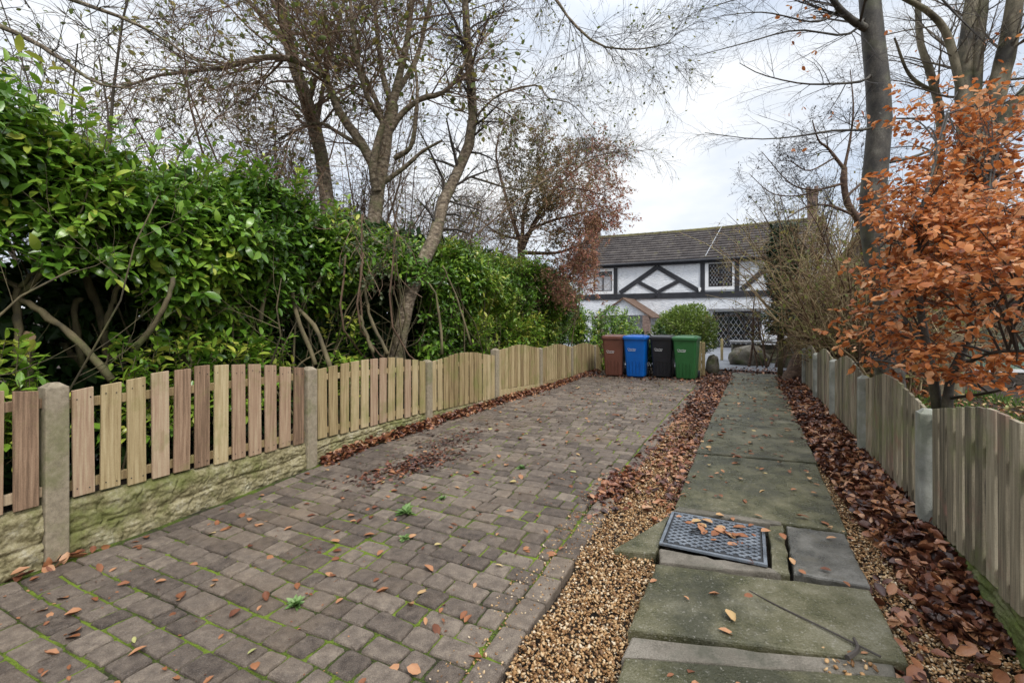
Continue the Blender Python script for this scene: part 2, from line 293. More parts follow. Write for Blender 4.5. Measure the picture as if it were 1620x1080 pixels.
# driveway: tumbled blocks in courses across the drive, a course of edge blocks down both sides
def warp(u, v):
    p = np.stack([u * .9, v * .9, u * 0], -1)
    return u + .05 * (fbm(p, 21, 2) - .5) + .02 * (vnoise(p * 4, 5) - .5), v + .03 * (fbm(p, 31, 2) - .5) + .016 * (vnoise(p * 5, 9) - .5)
rects = []; V0, V1, UE = -3.78, -.93, 13.0
u = .2
while u < UE:
    du = U(.132, .15); v = V0 + .155 + U(-.02, .0); lim = V1 - .15
    while v < lim - .05:
        dv = rng.choice([.225, .155, .118], p=[.42, .38, .2]) * U(.96, 1.04)
        if v + dv > lim - .07: dv = lim - v
        rects.append((u, u + du, v, v + dv, 0)); v += dv
    u += du
for va, vb in ((V0, V0 + .15), (V1 - .145, V1)):
    u = .2
    while u < UE:
        du = U(.21, .26); rects.append((u, u + du, va, vb, 1)); u += du
Rc = np.array(rects); n = len(Rc); jt = U(.0035, .0085, (n, 4))
u0, u1, v0, v1 = Rc[:, 0] + jt[:, 0], Rc[:, 1] - jt[:, 1], Rc[:, 2] + jt[:, 2], Rc[:, 3] - jt[:, 3]
def ring(ins, c, zz):
    a0, a1, b0, b1 = u0 + ins, u1 - ins, v0 + ins, v1 - ins
    us = np.stack([a0 + c, a1 - c, a1, a1, a1 - c, a0 + c, a0, a0], 1); vs = np.stack([b0, b0, b0 + c, b1 - c, b1, b1, b1 - c, b0 + c], 1)
    return us, vs, np.broadcast_to(zz, us.shape)
jit = U(-.004, .004, (n, 8, 2)); ztop = U(-.005, .004, n)[:, None]; tl = rng.normal(size=(n, 2)) * .018
rs = []
for ins, c, dz in ((0, .009, -.06), (0, .009, -.011), (.0035, .011, -.0035), (.010, .013, 0)):
    us, vs, zz = ring(ins, c, np.zeros(1)); us = us + jit[..., 0]; vs = vs + jit[..., 1]
    tz = (us - ((u0 + u1) / 2)[:, None]) * tl[:, :1] + (vs - ((v0 + v1) / 2)[:, None]) * tl[:, 1:]
    us, vs = warp(us, vs); rs.append(uvw(us, vs, 0) + np.stack([us * 0, us * 0, gz(us) + ztop + dz + tz], -1))
Vb = np.stack(rs, 1)      # n,4,8,3
k = np.arange(3)[:, None]; j = np.arange(8)[None]
q = np.stack([k * 8 + j, k * 8 + (j + 1) % 8, (k + 1) * 8 + (j + 1) % 8, (k + 1) * 8 + j], -1).reshape(-1, 4)[:, ::-1]
off = (np.arange(n) * 32)[:, None, None]
drive = MB().add(Vb.reshape(-1, 3), [(q[None] + off).reshape(-1, 4), (np.arange(24, 32)[::-1][None, None] + off).reshape(-1, 8)], np.repeat(U(0, 1, n), 32)).build('driveway', mt['paver'])
structure(drive)
ju = np.arange(.1, UE + .05, .035); jv = np.arange(V0 - .06, V1 - .02, .035); A, B = np.meshgrid(ju, jv, indexing='ij')
pz = np.stack([A, B, A * 0], -1)
jz = gz(A) - .0145 + .018 * (fbm(pz * 14, 77, 3) - .45) + .010 * (fbm(pz * 1.7, 78, 3) - .5)
MB().add(uvw(A, B, jz).reshape(-1, 3), gridf_up(len(ju), len(jv))).build('moss_joints', mt['joint'], drive, smooth=True)

# path: stone flags, as quads given by their corners (u at the drive side, u at the fence side)
def flag(mb, poly, top, thick=.09, c=.012, t=.5, sub=10):
    """poly: four (u,v) corners, drive-side near, drive-side far, fence-side far, fence-side near."""
    P = np.array(poly, float); e = []
    for i in range(4):
        a, b = P[i], P[(i + 1) % 4]; s_ = np.linspace(0, 1, sub, endpoint=False)[:, None]; L = a * (1 - s_) + b * s_
        L = L + .0035 * rng.normal(size=L.shape) * ((s_ > 0)) * min(1, np.linalg.norm(b - a) / .5); e.append(L)
    E = np.concatenate(e); cen = E.mean(0); m = len(E); rings = []
    for ins, dz in ((0, -thick), (0, -.012), (.004, -.004), (.012, 0)):
        d = cen - E; Q = E + d / np.linalg.norm(d, axis=1, keepdims=True) * ins; w = uvw(Q[:, 0], Q[:, 1], gz(Q[:, 0]) + top + dz); rings.append(w)
    Vv = np.concatenate(rings + [uvw(cen[:1], cen[1:], gz(cen[0]) + top)]); k = np.arange(3)[:, None]; j = np.arange(m)[None]
    q = np.stack([k * m + j, k * m + (j + 1) % m, (k + 1) * m + (j + 1) % m, (k + 1) * m + j], -1).reshape(-1, 4)
    tr = np.stack([3 * m + np.arange(m), 3 * m + (np.arange(m) + 1) % m, np.full(m, 4 * m)], -1)
    # orient upwards
    n_ = np.cross(Vv[tr[0, 1]] - Vv[tr[0, 0]], Vv[tr[0, 2]] - Vv[tr[0, 0]])
    if n_[2] < 0: q = q[:, ::-1]; tr = tr[:, ::-1]
    mb.add(Vv, [q, tr], t)
pm = MB(); G = .017
flag(pm, [(.4, -.45), (2.05, -.48), (2.42, .56), (.8, .5)], .035, t=.6)
flag(pm, [(2.24, -.51), (2.86, -.49), (3.07, .57), (2.53, .6)], .03, t=.75)
ed = [(3.75, 3.78), (5.28, 5.42), (6.85, 6.95), (8.05, 8.12), (8.95, 9.03), (9.9, 9.95), (10.9, 10.93), (11.9, 11.95), (13.0, 13.0), (14.2, 14.2)]
for i in range(len(ed) - 1):
    a, b = ed[i], ed[i + 1]; k0 = .10 * i / 9
    flag(pm, [(a[0] + G, -.5 + k0), (b[0] - G, -.49 + k0), (b[1] - G, .58 + k0), (a[1] + G, .58 + k0)], .022 + U(-.006, .006), t=U(.2, .8))
path = structure(pm.build('path', mt['flag']))
pm = MB(); flag(pm, [(2.07, -.5), (2.215, -.49), (2.52, .55), (2.44, .54)], .012)
flag(pm, [(2.89, -.47), (3.045, -.5), (3.09, .12), (3.05, .16)], .028); flag(pm, [(3.645, -.5), (3.73, -.48), (3.76, .2), (3.70, .2)], .027)
pm.build('cement_infill', mt['flag_pale'], path)
pm = MB(); flag(pm, [(3.10, .225), (3.72, .225), (3.75, .56), (3.12, .58)], .024); pm.build('dark_flag', mt['flag_dark'], path)
pm = MB(); flag(pm, [(3.08, .115), (3.68, .125), (3.73, .205), (3.08, .205)], .02); flag(pm, [(2.95, -.76), (3.55, -.53), (3.64, -.515), (3.02, -.515)], .012)
pm.build('mortar_haunch', mt['flag'], path)
structure(MB().add(uvw(np.array([15.4, 15.4, 40, 40]), np.array([-9, 5, 9, -14]), -.02 + gz(14)), np.array([[3, 2, 1, 0]])[:, ::-1]).build('yard', mt['yard']))

# manhole cover
org = uvw(3.345, -.205, gz(3.345) + .028)
mc = thing('manhole_cover', 'square wet dark iron inspection cover with diamond tread set in the flag path', 'manhole cover', org, ROT)
f_ = MB(); W, H_ = .55, .60
for a in (-1, 1):
    f_.box((a * (W / 2 - .01), 0, .004), (.02, H_, .016), .003); f_.box((0, a * (H_ / 2 - .01), .003), (W - .041, .02, .016), .003)
f_.build('frame', mt['iron'], mc)
MB().box((0, 0, 0), (W - .045, H_ - .045, .02), .003).build('plate', mt['iron_dark'], mc)
f_ = MB(); w, h = W / 2 - .035, H_ / 2 - .035
for s_ in (-1, 1):
    for c in np.arange(-1.2, 1.2, .05):
        pts = []      # bar x*s_ + y*.8 = c clipped to the plate
        for y in np.linspace(-h, h, 80):
            x = (c - .75 * y) * s_
            if abs(x) <= w: pts.append((x, y))
        if len(pts) > 6:
            (xa, ya), (xb, yb) = pts[0], pts[-1]; f_.beam((xa, ya, .0115), (xb, yb, .0115), .013, .007 + .0004 * s_, .002)
f_.build('tread', mt['iron'], mc)
f_ = MB()
for i, ln_ in enumerate((.12, .09, .11)): f_.box((-.05 + i * .035, .09, .0165), (.016, ln_, .008), .002)
f_.build('maker_plate', mt['iron_dark'], mc)

# gravel: pebbles on both sides of the path
def ico_pebble():
    bm = bmesh.new(); bmesh.ops.create_cube(bm, size=1.0); bmesh.ops.subdivide_edges(bm, edges=list(bm.edges), cuts=1, use_grid_fill=True)
    v = np.array([q.co[:] for q in bm.verts]); v = unit(v) * .5; bm.verts.index_update(); f = np.array([[q.index for q in p.verts] for p in bm.faces]); bm.free(); return v, f
PV, PF = ico_pebble()
def pebbles(mb, uv, zlo, zhi, size):
    n = len(uv); a = U(0, 6.28, n); s = U(size[0], size[1], (n, 1)) * np.stack([U(.9, 1.5, n), U(.75, 1.1, n), U(.5, .8, n)], 1)
    v = PV[None] * s[:, None] * (1 + .12 * rng.normal(size=(n, len(PV), 1)))
    tl = rng.normal(size=(n, 2)) * .35; v[..., 2] += v[..., 0] * tl[:, :1] + v[..., 1] * tl[:, 1:]
    x = v[..., 0] * np.cos(a)[:, None] - v[..., 1] * np.sin(a)[:, None]; y = v[..., 0] * np.sin(a)[:, None] + v[..., 1] * np.cos(a)[:, None]
    w = uvw(uv[:, 0], uv[:, 1], gz(uv[:, 0]) + U(zlo, zhi, n)); V = w[:, None] + np.stack([x, y, v[..., 2]], -1)
    mb.add(V.reshape(-1, 3), (PF[None] + (np.arange(n) * len(PV))[:, None, None]).reshape(-1, 4), np.repeat(U(0, 1, n), len(PV)))
g1 = MB()
def strip(n, ua, ub, va, vb, pw=1): return np.stack([ua + (ub - ua) * rng.random(n) ** pw, U(va, vb, n)], 1)
p = strip(27000, .9, 7, -1.0, -.5, 1.5); ed_ = -.94 + .05 * (vnoise(np.stack([p[:, 0] * 3, p[:, 0] * 0, p[:, 0] * 0], -1), 4) - .3) - .25 * sst(2.6, 3.1, p[:, 0]) * (1 - sst(3.3, 4.2, p[:, 0])) * rng.random(len(p)) ** 2
p = p[p[:, 1] > ed_]; p = p[~((p[:, 0] > 2.95) & (p[:, 0] < 3.66) & (p[:, 1] > -.53))]
q_ = sst(-.6, -.9, p[:, 1]) * .024; pebbles(g1, p, -.05 + q_ * .8, -.022 + q_, (.006, .017))
p = strip(700, 1.2, 4.5, -1.2, -.95); pebbles(g1, p, -.004, .004, (.006, .013))
p = strip(20000, 1.2, 5.8, .5, 1.1); pebbles(g1, p, -.058, -.022, (.006, .017))
p = strip(30, 2.3, 2.5, .25, .5); pebbles(g1, p, .02, .03, (.012, .02))
structure(g1.build('gravel', mt['gravel'], smooth=True), 'stuff')

# ================================================================ fences
FU0, FV, FP = 1.37, -3.9, 1.92
ZTOP = {-1: 1.12, 0: 1.105, 1: 1.033, 2: .955, 3: 1.003, 4: .912, 5: .84, 6: .78, 7: .72}
PAN = {-1: (1.08, 1.07, .08, .38, .372, 12, .112), 0: (1.045, 1.034, .09, .365, .304, 12, .112), 1: (1.0, .945, .075, .297, .262, 12, .112), 2: (.93, .89, .085, .25, .17, 13, .105),
       3: (.965, .905, .085, .29, .18, 14, .105), 4: (.895, .835, .075, .20, .13, 14, .105), 5: (.835, .78, .075, .15, .1, 14, .105), 6: (.77, .71, .07, .1, .06, 14, .105)}
def post(u, v, top, mat, label, group, s=.11, face=-1):
    b = float(gz(u)); o = uvw(u, v, b - .12); t = thing('concrete_post', label, 'fence post', o, ROT, group); m = MB()
    H = top - b + .12; m.box((0, 0, H / 2 - .012), (s, s, H - .024), .008); 
    m.add(np.array([(-s / 2 + .008, -s / 2 + .008, H - .024), (s / 2 - .008, -s / 2 + .008, H - .024), (s / 2 - .008, s / 2 - .008, H - .024), (-s / 2 + .008, s / 2 - .008, H - .024),
                    (-.022, -.022, H), (.022, -.022, H), (.022, .022, H), (-.022, .022, H)]), [np.array([(0, 1, 5, 4), (1, 2, 6, 5), (2, 3, 7, 6), (3, 0, 4, 7), (4, 5, 6, 7)])])
    m.build('shaft', mat, t); return t
def panel(u, v, spec, mats, label, group, face, length=FP, board=False, nails=False):
    """face -1: boards on the driveway side (-y local), +1: on +y. Rails run behind the boards."""
    za, zb, dome, ba, bb, n, w = spec; t = thing('fence_panel', label, 'fence panel', uvw(u, v, 0), ROT, group)
    x0, x1 = .062, length - .062; pitch = (x1 - x0) / n
    for j in range(n):
        x = x0 + (j + .5) * pitch; f = (x - x0) / (x1 - x0); zt = za + (zb - za) * f + dome * math.sin(math.pi * f) ** 1.3 + U(-.006, .006); zl = ba + (bb - ba) * f + U(-.008, .006)
        m = MB(); R = Matrix.Rotation(U(-.012, .012), 3, 'Y') @ Matrix.Rotation(U(-.03, .03), 3, 'Z')
        v_, f_ = bevbox((round(min(w, pitch - .004), 3), .02, round(zt - zl, 4)), .0035); v_ = v_.copy()
        sl = (zb - za) / (x1 - x0) + dome * math.pi / (x1 - x0) * math.cos(math.pi * f); v_[:, 2] += np.where(v_[:, 2] > 0, v_[:, 0] * sl * .8, 0)
        m.add(v_ @ np.array(R).T + np.array((x, face * .035 + U(-.005, .005), (zt + zl) / 2)), [f_[k] for k in f_])
        n0 = sum(len(a) for a in m.F)
        if nails:
            for zq in (zl + .045, zt - .06):
                for xq in (-.03, .03): c_ = np.array([x + xq + U(-.006, .006), face * .046, zq + U(-.01, .01)]); m.tube([c_, c_ + [0, face * .0015, 0]], .0042, 7)
        pk_ = m.build('picket', mats[min(int(rng.random() * len(mats)), len(mats) - 1)], t)
        if nails:
            pk_.data.materials.append(mt['iron_dark'])
            for pl in pk_.data.polygons[n0:]: pl.material_index = 1
    for d, sg in ((.085, 1), (.07, -1)):
        m = MB(); za_, zb_ = ((za - d, zb - d) if sg > 0 else (ba + d, bb + d)); m.beam((x0 - .004, face * .004, za_), (x1 + .004, face * .004, zb_), .038, .06, .004); m.build('rail', mats[-1], t)
    if board:
        m = MB(); m.beam((x0, face * .03, ba - .075), (x1, face * .03, bb - .07), .03, .135, .005); m.build('bottom_board', mt['wood_tan'], t)
    return t
def gboard(u, v, za, zb, mat, label, group, face, length=FP, depth=.1, amp=.018):
    nx, nz = 240, 44; x = np.linspace(.06, length - .06, nx); s = np.linspace(0, 1, nz); X, S = np.meshgrid(x, s, indexing='ij')
    lo = -.1; hi = za + (zb - za) * X / length; Z = lo + gz(u + X) + (hi - lo - gz(u + X)) * S
    pn = np.stack([X * 5 + u * 9, Z * 11, X * 0 + u], -1); rid = np.abs(fbm(pn, 40, 4) - .5) * 2; D = amp * (1 - rid * 1.6) + amp * .8 * (fbm(pn * 2.2, 50, 3) - .5) + amp * .45 * (1 - 2 * np.abs(fbm(pn * 3.1, 55, 3) - .5) * 3) + amp * .3 * np.round(fbm(pn * 1.3, 57, 2) * 7) / 2.0 - amp * .5 + amp * .25 * (1 - 2 * np.abs(fbm(pn * 7, 58, 2) - .5) * 3)
    zz = Z - gz(u + X)
    for c in (.13,): D -= amp * .9 * np.exp(-((zz - c - .012 * np.sin(X * 7)) / .008) ** 2)
    row = (zz > .13)
    for k in range(1, 9):
        xc = np.where(row, k * .23, k * .23 + .11) + .02 * np.sin(zz * 40 + k); D -= amp * .7 * np.exp(-((X - xc) / .006) ** 2)
    edge = np.minimum(1, np.minimum(S, 1 - S) * 9); Yv = face * (depth / 2 - .03 + D * edge + .004); t = thing('gravel_board', label, 'gravel board', uvw(u, v, 0), ROT, group)
    V = np.stack([X, Yv, Z], -1).reshape(-1, 3); f = gridf(nx, nz)
    if face > 0: f = f[:, ::-1]
    m = MB().add(V, f); yb = -face * .03      # top and back
    top = np.stack([np.repeat(x, 2), np.tile([0, yb], nx), np.repeat(hi[:, -1] if False else Z[:, -1], 2)], -1); top[0::2, 1] = Yv[:, -1]
    f2 = gridf(nx, 2); m.add(top, f2 if face < 0 else f2[:, ::-1]); m.add(np.array([(x[0], yb, -.1), (x[-1], yb, -.1), (x[-1], yb, Z[-1, -1]), (x[0], yb, Z[0, -1])]), np.array([[0, 1, 2, 3]]))
    m.build('rock_face', mat, t, smooth=True); return t
DL = 'driveway fence'
plab = {-1: 'red stained picket panel of the driveway fence cut off by the picture edge', 0: 'red stained picket panel with the widest gaps, on the low rock faced wall',
        1: 'mixed red and tan picket panel, between the red panel and first all tan one', 2: 'tan domed picket panel just before the fence steps up beside the drive',
        3: 'tan domed picket panel just after the step up, timber board below its pickets', 4: 'tan domed picket panel with ivy sprig, second one past the step up',
        5: 'tan domed picket panel, third one past the step up of the driveway fence', 6: 'tan picket panel at the end of the driveway fence, touching the brown bin'}
olab = ['second', 'third', 'fourth', 'fifth', 'sixth', 'seventh', 'eighth', 'ninth']
for i in range(-1, 7):
    u = FU0 + FP * i; mats = {-1: ['wood_red'], 0: ['wood_red', 'wood_red', 'wood_tan'], 1: ['wood_red', 'wood_tan', 'wood_tan', 'wood_tan']}.get(i, ['wood_tan'])
    panel(u, FV, PAN[i], [mt[q] for q in mats], plab[i], 'picket panels of the driveway fence', -1, board=(i >= 3), nails=(i < 1))
    za, zb = PAN[i][3], PAN[i][4]; dd = .15 if i >= 3 else .012
    gboard(u, FV, max(za - dd, .06 + float(gz(u))), max(zb - dd, .05 + float(gz(u + FP))), mt['rockface'],
           ['pale rock faced gravel board, cracked through, at the picture edge below red pickets', 'long mossy rock faced gravel board, the tallest showing, below the red picket panel', 'rock faced gravel board under the mixed red and tan picket panel',
            'rock faced gravel board half hidden by leaves just before the fence step up'][i + 1] if i < 3 else 'low concrete gravel board almost buried by leaves, number %s past the fence step up' % ['one', 'two', 'three', 'four'][i - 3],
           'gravel boards of the driveway fence', -1)
for i in range(-1, 8):
    u = FU0 + FP * i
    lab = {-1: 'concrete fence post beyond the picture edge at the red picket panel', 0: 'tall speckled concrete post standing nearest in the driveway fence', 1: 'concrete post between the red picket panel and the mixed red and tan panel',
           2: 'concrete post between the mixed panel and the first all tan panel', 3: 'concrete post at the step up of the driveway fence', 4: 'first concrete post past the step up of the driveway fence', 5: 'second concrete post past the step up of the driveway fence',
           6: 'third concrete post past the step up, near the brown bin', 7: 'last concrete post of the driveway fence, behind the brown bin'}[i]
    post(u, FV + .01, ZTOP[i], mt['concrete'], lab, 'concrete posts of the driveway fence', s=.115)
RV = 1.09; RU = [2.08, 3.99, 5.9, 7.8, 9.7, 11.6]; RT = [.92, .915, .93, .95, .92, .9]
rp = [(.93, .93, .13, .24, .2, 14, .088), (.905, .91, .12, .2, .19, 14, .088), (.92, .94, .12, .2, .2, 14, .088), (.93, .91, .12, .2, .18, 14, .088), (.9, .88, .12, .18, .16, 14, .088)]
rl = ['weathered wavy topped picket panel beside the path, the one cut by the picture edge', 'weathered wavy picket panel below the orange beech, second along the path', 'grey wavy picket panel beside the path, third from the picture edge',
      'grey wavy picket panel beside the path, fourth from the picture edge', 'farthest wavy picket panel beside the path, ending at the leaning trunk']
for i in range(5):
    panel(RU[i], RV, rp[i], [mt['wood_grey']], rl[i], 'picket panels of the path fence', 1, RU[i + 1] - RU[i])
    gboard(RU[i], RV, rp[i][3] - .012, rp[i][4] - .012, mt['rock_moss'], ['green mossy gravel board at the picture edge beside the path', 'green mossy gravel board behind the deep leaves, second along the path fence', 'mossy gravel board, third along the path fence, mostly under leaves',
           'mossy gravel board, fourth along the path fence', 'mossy gravel board at the far end of the path fence'][i], 'gravel boards of the path fence', 1, RU[i + 1] - RU[i], amp=.01)
for i in range(6):
    post(RU[i], RV - .045, RT[i], mt['concrete_green'], ['greenish concrete post beyond the picture edge on the path fence', 'leaning looking greenish concrete post nearest in view beside the path', 'greenish concrete post at the lower edge of the orange beech, second along the path', 'greenish concrete post, third along the path fence',
          'greenish concrete post, fourth along the path fence', 'last greenish concrete post of the path fence beside the leaning trunk'][i], 'concrete posts of the path fence', s=.105)

# ================================================================ fallen leaves
def litter(mb, uv, zl, zh, size, tilt=.5, tm=OVAL, tint=(0, 1), curl=.5):
    n = len(uv); pos = uvw(uv[:, 0], uv[:, 1], gz(uv[:, 0]) + U(0, 1, n) * (np.asarray(zh) - np.asarray(zl)) + np.asarray(zl)); a = U(0, 6.28, n)
    nr = rng.normal(size=(n, 3)) * tilt; nr[:, 2] += 1; nr = unit(nr); ax = np.stack([np.cos(a), np.sin(a), np.zeros(n)], 1); ax = unit(ax - (ax * nr).sum(1, keepdims=True) * nr)
    sz = U(size[0], size[1], n); mb.leaves(tm, pos - ax * sz[:, None] * .5, ax, nr, sz, U(tint[0], tint[1], n) ** 1.3, U(.75, 1.15, n), U(-curl, curl * 1.6, n))
lm = MB()
n = 13000; p = np.stack([2.9 + 10.6 * rng.random(n) ** 1.35, .55 + .52 * rng.random(n) ** .8], 1)
nn = vnoise(np.stack([p[:, 0] * 2, p[:, 1] * 3, p[:, 0] * 0], -1), 91); keep = (p[:, 1] > .585 + .3 * sst(4.2, 3.0, p[:, 0]) * nn + .1 * nn - .1 * sst(5, 7, p[:, 0]))
p = p[keep]; hp = .02 + .10 * np.clip((p[:, 1] - .55) / .45, 0, 1) ** 1.2 * sst(2.9, 3.6, p[:, 0])
litter(lm, p, -.045, hp, (.035, .10), .75, tint=(0, .95), curl=.9)
p = strip(260, 1.4, 3.3, .55, 1.04); litter(lm, p, -.02, .01, (.05, .09), .45, tint=(.1, .9))
structure(lm.build('fallen_leaves', mt['litter'], smooth=True), 'stuff')['label'] = 'deep wet brown leaves between path and fence'
lm = MB()
n = 6200; p = np.stack([2.8 + 10.2 * rng.random(n) ** 1.2, -1.03 + .6 * rng.random(n)], 1)
nn = vnoise(np.stack([p[:, 0] * 1.4, p[:, 1] * 2.5, p[:, 0] * 0], -1), 93); p = p[rng.random(n) < np.clip(sst(2.9, 5.5, p[:, 0]) * 1.2 + (nn - .6) * 1.6 + .1, 0, 1)]
litter(lm, p, -.03, .01, (.035, .075), .4, tint=(.1, .95))
p = np.stack([rng.normal(4.05, .25, 420), rng.normal(-1.0, .07, 420)], 1); litter(lm, p, -.01, .015, (.04, .08), .4, tint=(0, .85))
structure(lm.build('fallen_leaves', mt['litter'], smooth=True), 'stuff')['label'] = 'leaves over the gravel strip between drive and path'
lm = MB()
n = 3600; p = np.stack([3.35 + 9.6 * rng.random(n) ** 1.1, -3.82 + np.abs(rng.normal(0, .075, n))], 1); nn = vnoise(np.stack([p[:, 0] * 2.2, p[:, 0] * 0, p[:, 0] * 0], -1), 17)
keep = p[:, 1] < -3.74 + .24 * nn; p = p[keep]; litter(lm, p, 0, .02 + .07 * np.exp(-((p[:, 1] + 3.8) / .08) ** 2), (.04, .085), .5, tint=(.15, .95))
p = np.stack([U(.2, 1.6, 60), U(-3.84, -3.74, 60)], 1); litter(lm, p, 0, .03, (.05, .09), .4, tint=(.3, 1))
p = np.stack([rng.normal(3.7, .3, 620), rng.normal(-2.95, .12, 620)], 1); p[:, 1] += .15 * (p[:, 0] - 3.7); litter(lm, p, .002, .012, (.02, .055), .3, tint=(0, .7))
p = np.stack([rng.normal(4.6, .4, 260), rng.normal(-3.1, .15, 260)], 1); litter(lm, p, .002, .012, (.02, .045), .3, tint=(0, .6))
structure(lm.build('fallen_leaves', mt['litter'], smooth=True), 'stuff')['label'] = 'drift of brown leaves along the foot of the driveway fence'
lm = MB()
p = np.stack([.8 + 12 * rng.random(520) ** 1.15, U(-3.7, -1.05, 520)], 1); litter(lm, p, .004, .008, (.025, .08), .15, tint=(.0, .72), curl=.6)
p = np.stack([.8 + 12 * rng.random(40) ** 1.15, U(-3.7, -1.05, 40)], 1); litter(lm, p, .004, .008, (.04, .085), .12, tint=(.7, 1.1), curl=.35)
p = np.stack([.8 + 12 * rng.random(2600), U(-3.75, -1.0, 2600)], 1); p = p[rng.random(2600) < vnoise(np.stack([p[:, 0] * 1.5, p[:, 1] * 1.5, p[:, 0] * 0], -1), 12) ** 2]; litter(lm, p, .002, .004, (.008, .022), .2, tint=(0, .5))
p = np.stack([1.6 + 11.5 * rng.random(300) ** .9, U(-.48, .58, 300)], 1); litter(lm, p, .034, .04, (.03, .08), .15, tint=(0, .75), curl=.6)
p = np.stack([rng.normal(3.4, .1, 20), rng.normal(-.16, .13, 20)], 1); litter(lm, p, .046, .05, (.06, .09), .1, tint=(.2, .7), curl=.2)
structure(lm.build('scattered_leaves', mt['litter_dry'], smooth=True), 'stuff')

# weeds on the drive
for k, (x, y, s, lab) in enumerate([(642, 808, .13, 'largest pale rosette weed growing from a joint in the drive'), (915, 549 + 45, .3, 'low yellow green weed patch in front of the bins'), (825, 745, .08, 'small weed in the middle of the drive right of the bark debris'),
                                    (640, 845, .07, 'tiny weed growing just nearer than the largest rosette'), (468, 940, .09, 'tiny weed tuft in a mossy joint near the picture bottom'), (700, 788, .06, 'tiny weed sprig beside the sunken joint of the drive')]):
    Y = F * (EYE - .06) / (y - HY); X = (x - CX) / F * Y; uq, vq = to_uv(X, Y); o = np.array([X, Y, float(gz(uq)) + .0])
    n = 34 if s < .2 else 90; a = U(0, 6.28, n); el = U(.1, .9, n); ax = np.stack([np.cos(a) * np.cos(el), np.sin(a) * np.cos(el), np.sin(el)], 1)
    ps = np.zeros((n, 3)); 
    if s > .2: ps[:, :2] = rng.normal(size=(n, 2)) * [.06, .04]; 
    m = MB().leaves(OVAL, ps, ax, upn(n, .3), U(.4, .75, n) * (s if s < .2 else .1), U(0, 1, n), .6); w = m.build('weed', mt['weed'], smooth=True); w.location = o; tag(w, lab, 'weed', 'weeds in the paving')
tw = thing('fallen_twig', 'forked dark twig lying on the nearest large flagstone', 'twig', uvw(2.62, .33, gz(2.62) + .035))
m = MB(); a = uvw(np.array([2.8, 2.72, 2.62, 2.5]), np.array([.0, .12, .3, .5]), gz(2.6) + .04); m.tube(crom(a, 10), np.linspace(.003, .005, 10), 5); a = uvw(np.array([2.58, 2.5, 2.42]), np.array([.42, .42, .37]), gz(2.6) + .045); m.tube(crom(a, 8), np.linspace(.007, .012, 8), 6)
m.build('stick', mt['twig_dark'], tw, org=np.array(tw.location))

# ================================================================ laurel hedge
hl = thing('laurel_hedge', 'tall glossy green laurel hedge with bare lower stems behind the driveway fence', 'hedge', uvw(5, -5, 0))
HO = np.array(hl.location)
def hedge_top(u): return 3.1 - .012 * u + .6 * (vnoise(np.stack([u * .8, u * 0, u * 0], -1), 61) - .5) + .5 * np.exp(-((u - .3) / 1.1) ** 2) - 1.0 * sst(13.0, 14.6, u) - .42 * sst(2.2, 5.0, u)
def shoots(mb, tb, base, d, nl, L, size, tint, tm=LAUREL, wid=1.0):
    n = len(base); K = 4; st = (L / (K - 1))[:, None]; pts = [base]; dd = unit(d)
    for k in range(K - 1): pts.append(pts[-1] + dd * st); dd = unit(dd + .12 * rng.normal(size=(n, 3)) + np.array([0, 0, .1]))
    P = np.stack(pts, 1)
    if tb is not None: tb.tubes(P, np.full((n, 1), .0042) * np.linspace(1, .6, K)[None], 3, .75)
    idx = np.repeat(np.arange(n), nl); m = len(idx); j = np.tile(np.arange(nl), n); t = (.25 + .75 * (j + .5) / nl) * (K - 1 - 1e-6); i = np.minimum(t.astype(int), K - 2); f = (t - i)[:, None]
    pos = P[idx, i] * (1 - f) + P[idx, i + 1] * f; T = unit(P[idx, i + 1] - P[idx, i]); ph = j * 2.4 + np.repeat(U(0, 6.28, n), nl)
    ref = np.where(np.abs(T[:, 2:3]) < .9, np.array([[0, 0, 1.]]), np.array([[1., 0, 0]])); A_ = unit(np.cross(T, ref)); B_ = np.cross(T, A_)
    rad = np.cos(ph)[:, None] * A_ + np.sin(ph)[:, None] * B_; sp = (1.1 - .55 * (j + 1) / nl)[:, None]
    ax = unit(T * .55 + rad * sp + .15 * rng.normal(size=(m, 3)) + np.array([0, 0, -.12])); nr = unit(T * .6 + np.array([0, 0, .8]) + .35 * rng.normal(size=(m, 3)))
    mb.leaves(tm, pos, ax, nr, np.repeat(size, nl) * U(.5, 1.12, m), np.clip(np.repeat(tint, nl) + .16 * rng.normal(size=m) + .12 * (j == nl - 1), 0, 1), wid * U(.85, 1.15, m), U(-.5, .3, m))
fo, tb = MB(), MB()
OUT = np.array([DV[0], DV[1], 0])
n = 13000; u = -1.4 + 16.0 * rng.random(n) ** 1.12; zt = hedge_top(u); z = .75 + (zt - .75) * rng.random(n) ** .8
nn = fbm(np.stack([u * 1.6, z * 1.6, u * 0], -1), 63, 3); low = 1.95 + .5 * (nn - .5) - .75 * sst(7.5, 9.5, u)
pk = np.where(z > low, np.clip(.75 + (nn - .4) * 4, .55, 1), np.clip((nn - .39 + .03 * sst(2.6, 4, u) + .12 * sst(5.5, 8, u)) * 6, 0, .85)); pk = np.where((np.abs(u - 5.5) < .7) & (z < 2.1), 0, pk); k_ = rng.random(n) < pk; u, z, zt, nn = u[k_], z[k_], zt[k_], nn[k_]
h = np.clip((z - .6) / (zt - .6), 0, 1); vf = -4.45 + .95 * (fbm(np.stack([u * 1.3, z * 1.3, u * 0 + 3], -1), 64, 3) - .5) - .75 * np.clip((h - .72) / .28, 0, 1) ** 2 - .28 * sst(2.2, 1.4, z)
dp = -np.abs(rng.normal(0, .16, len(u))); base = uvw(u, vf + dp - .15, z - .06)
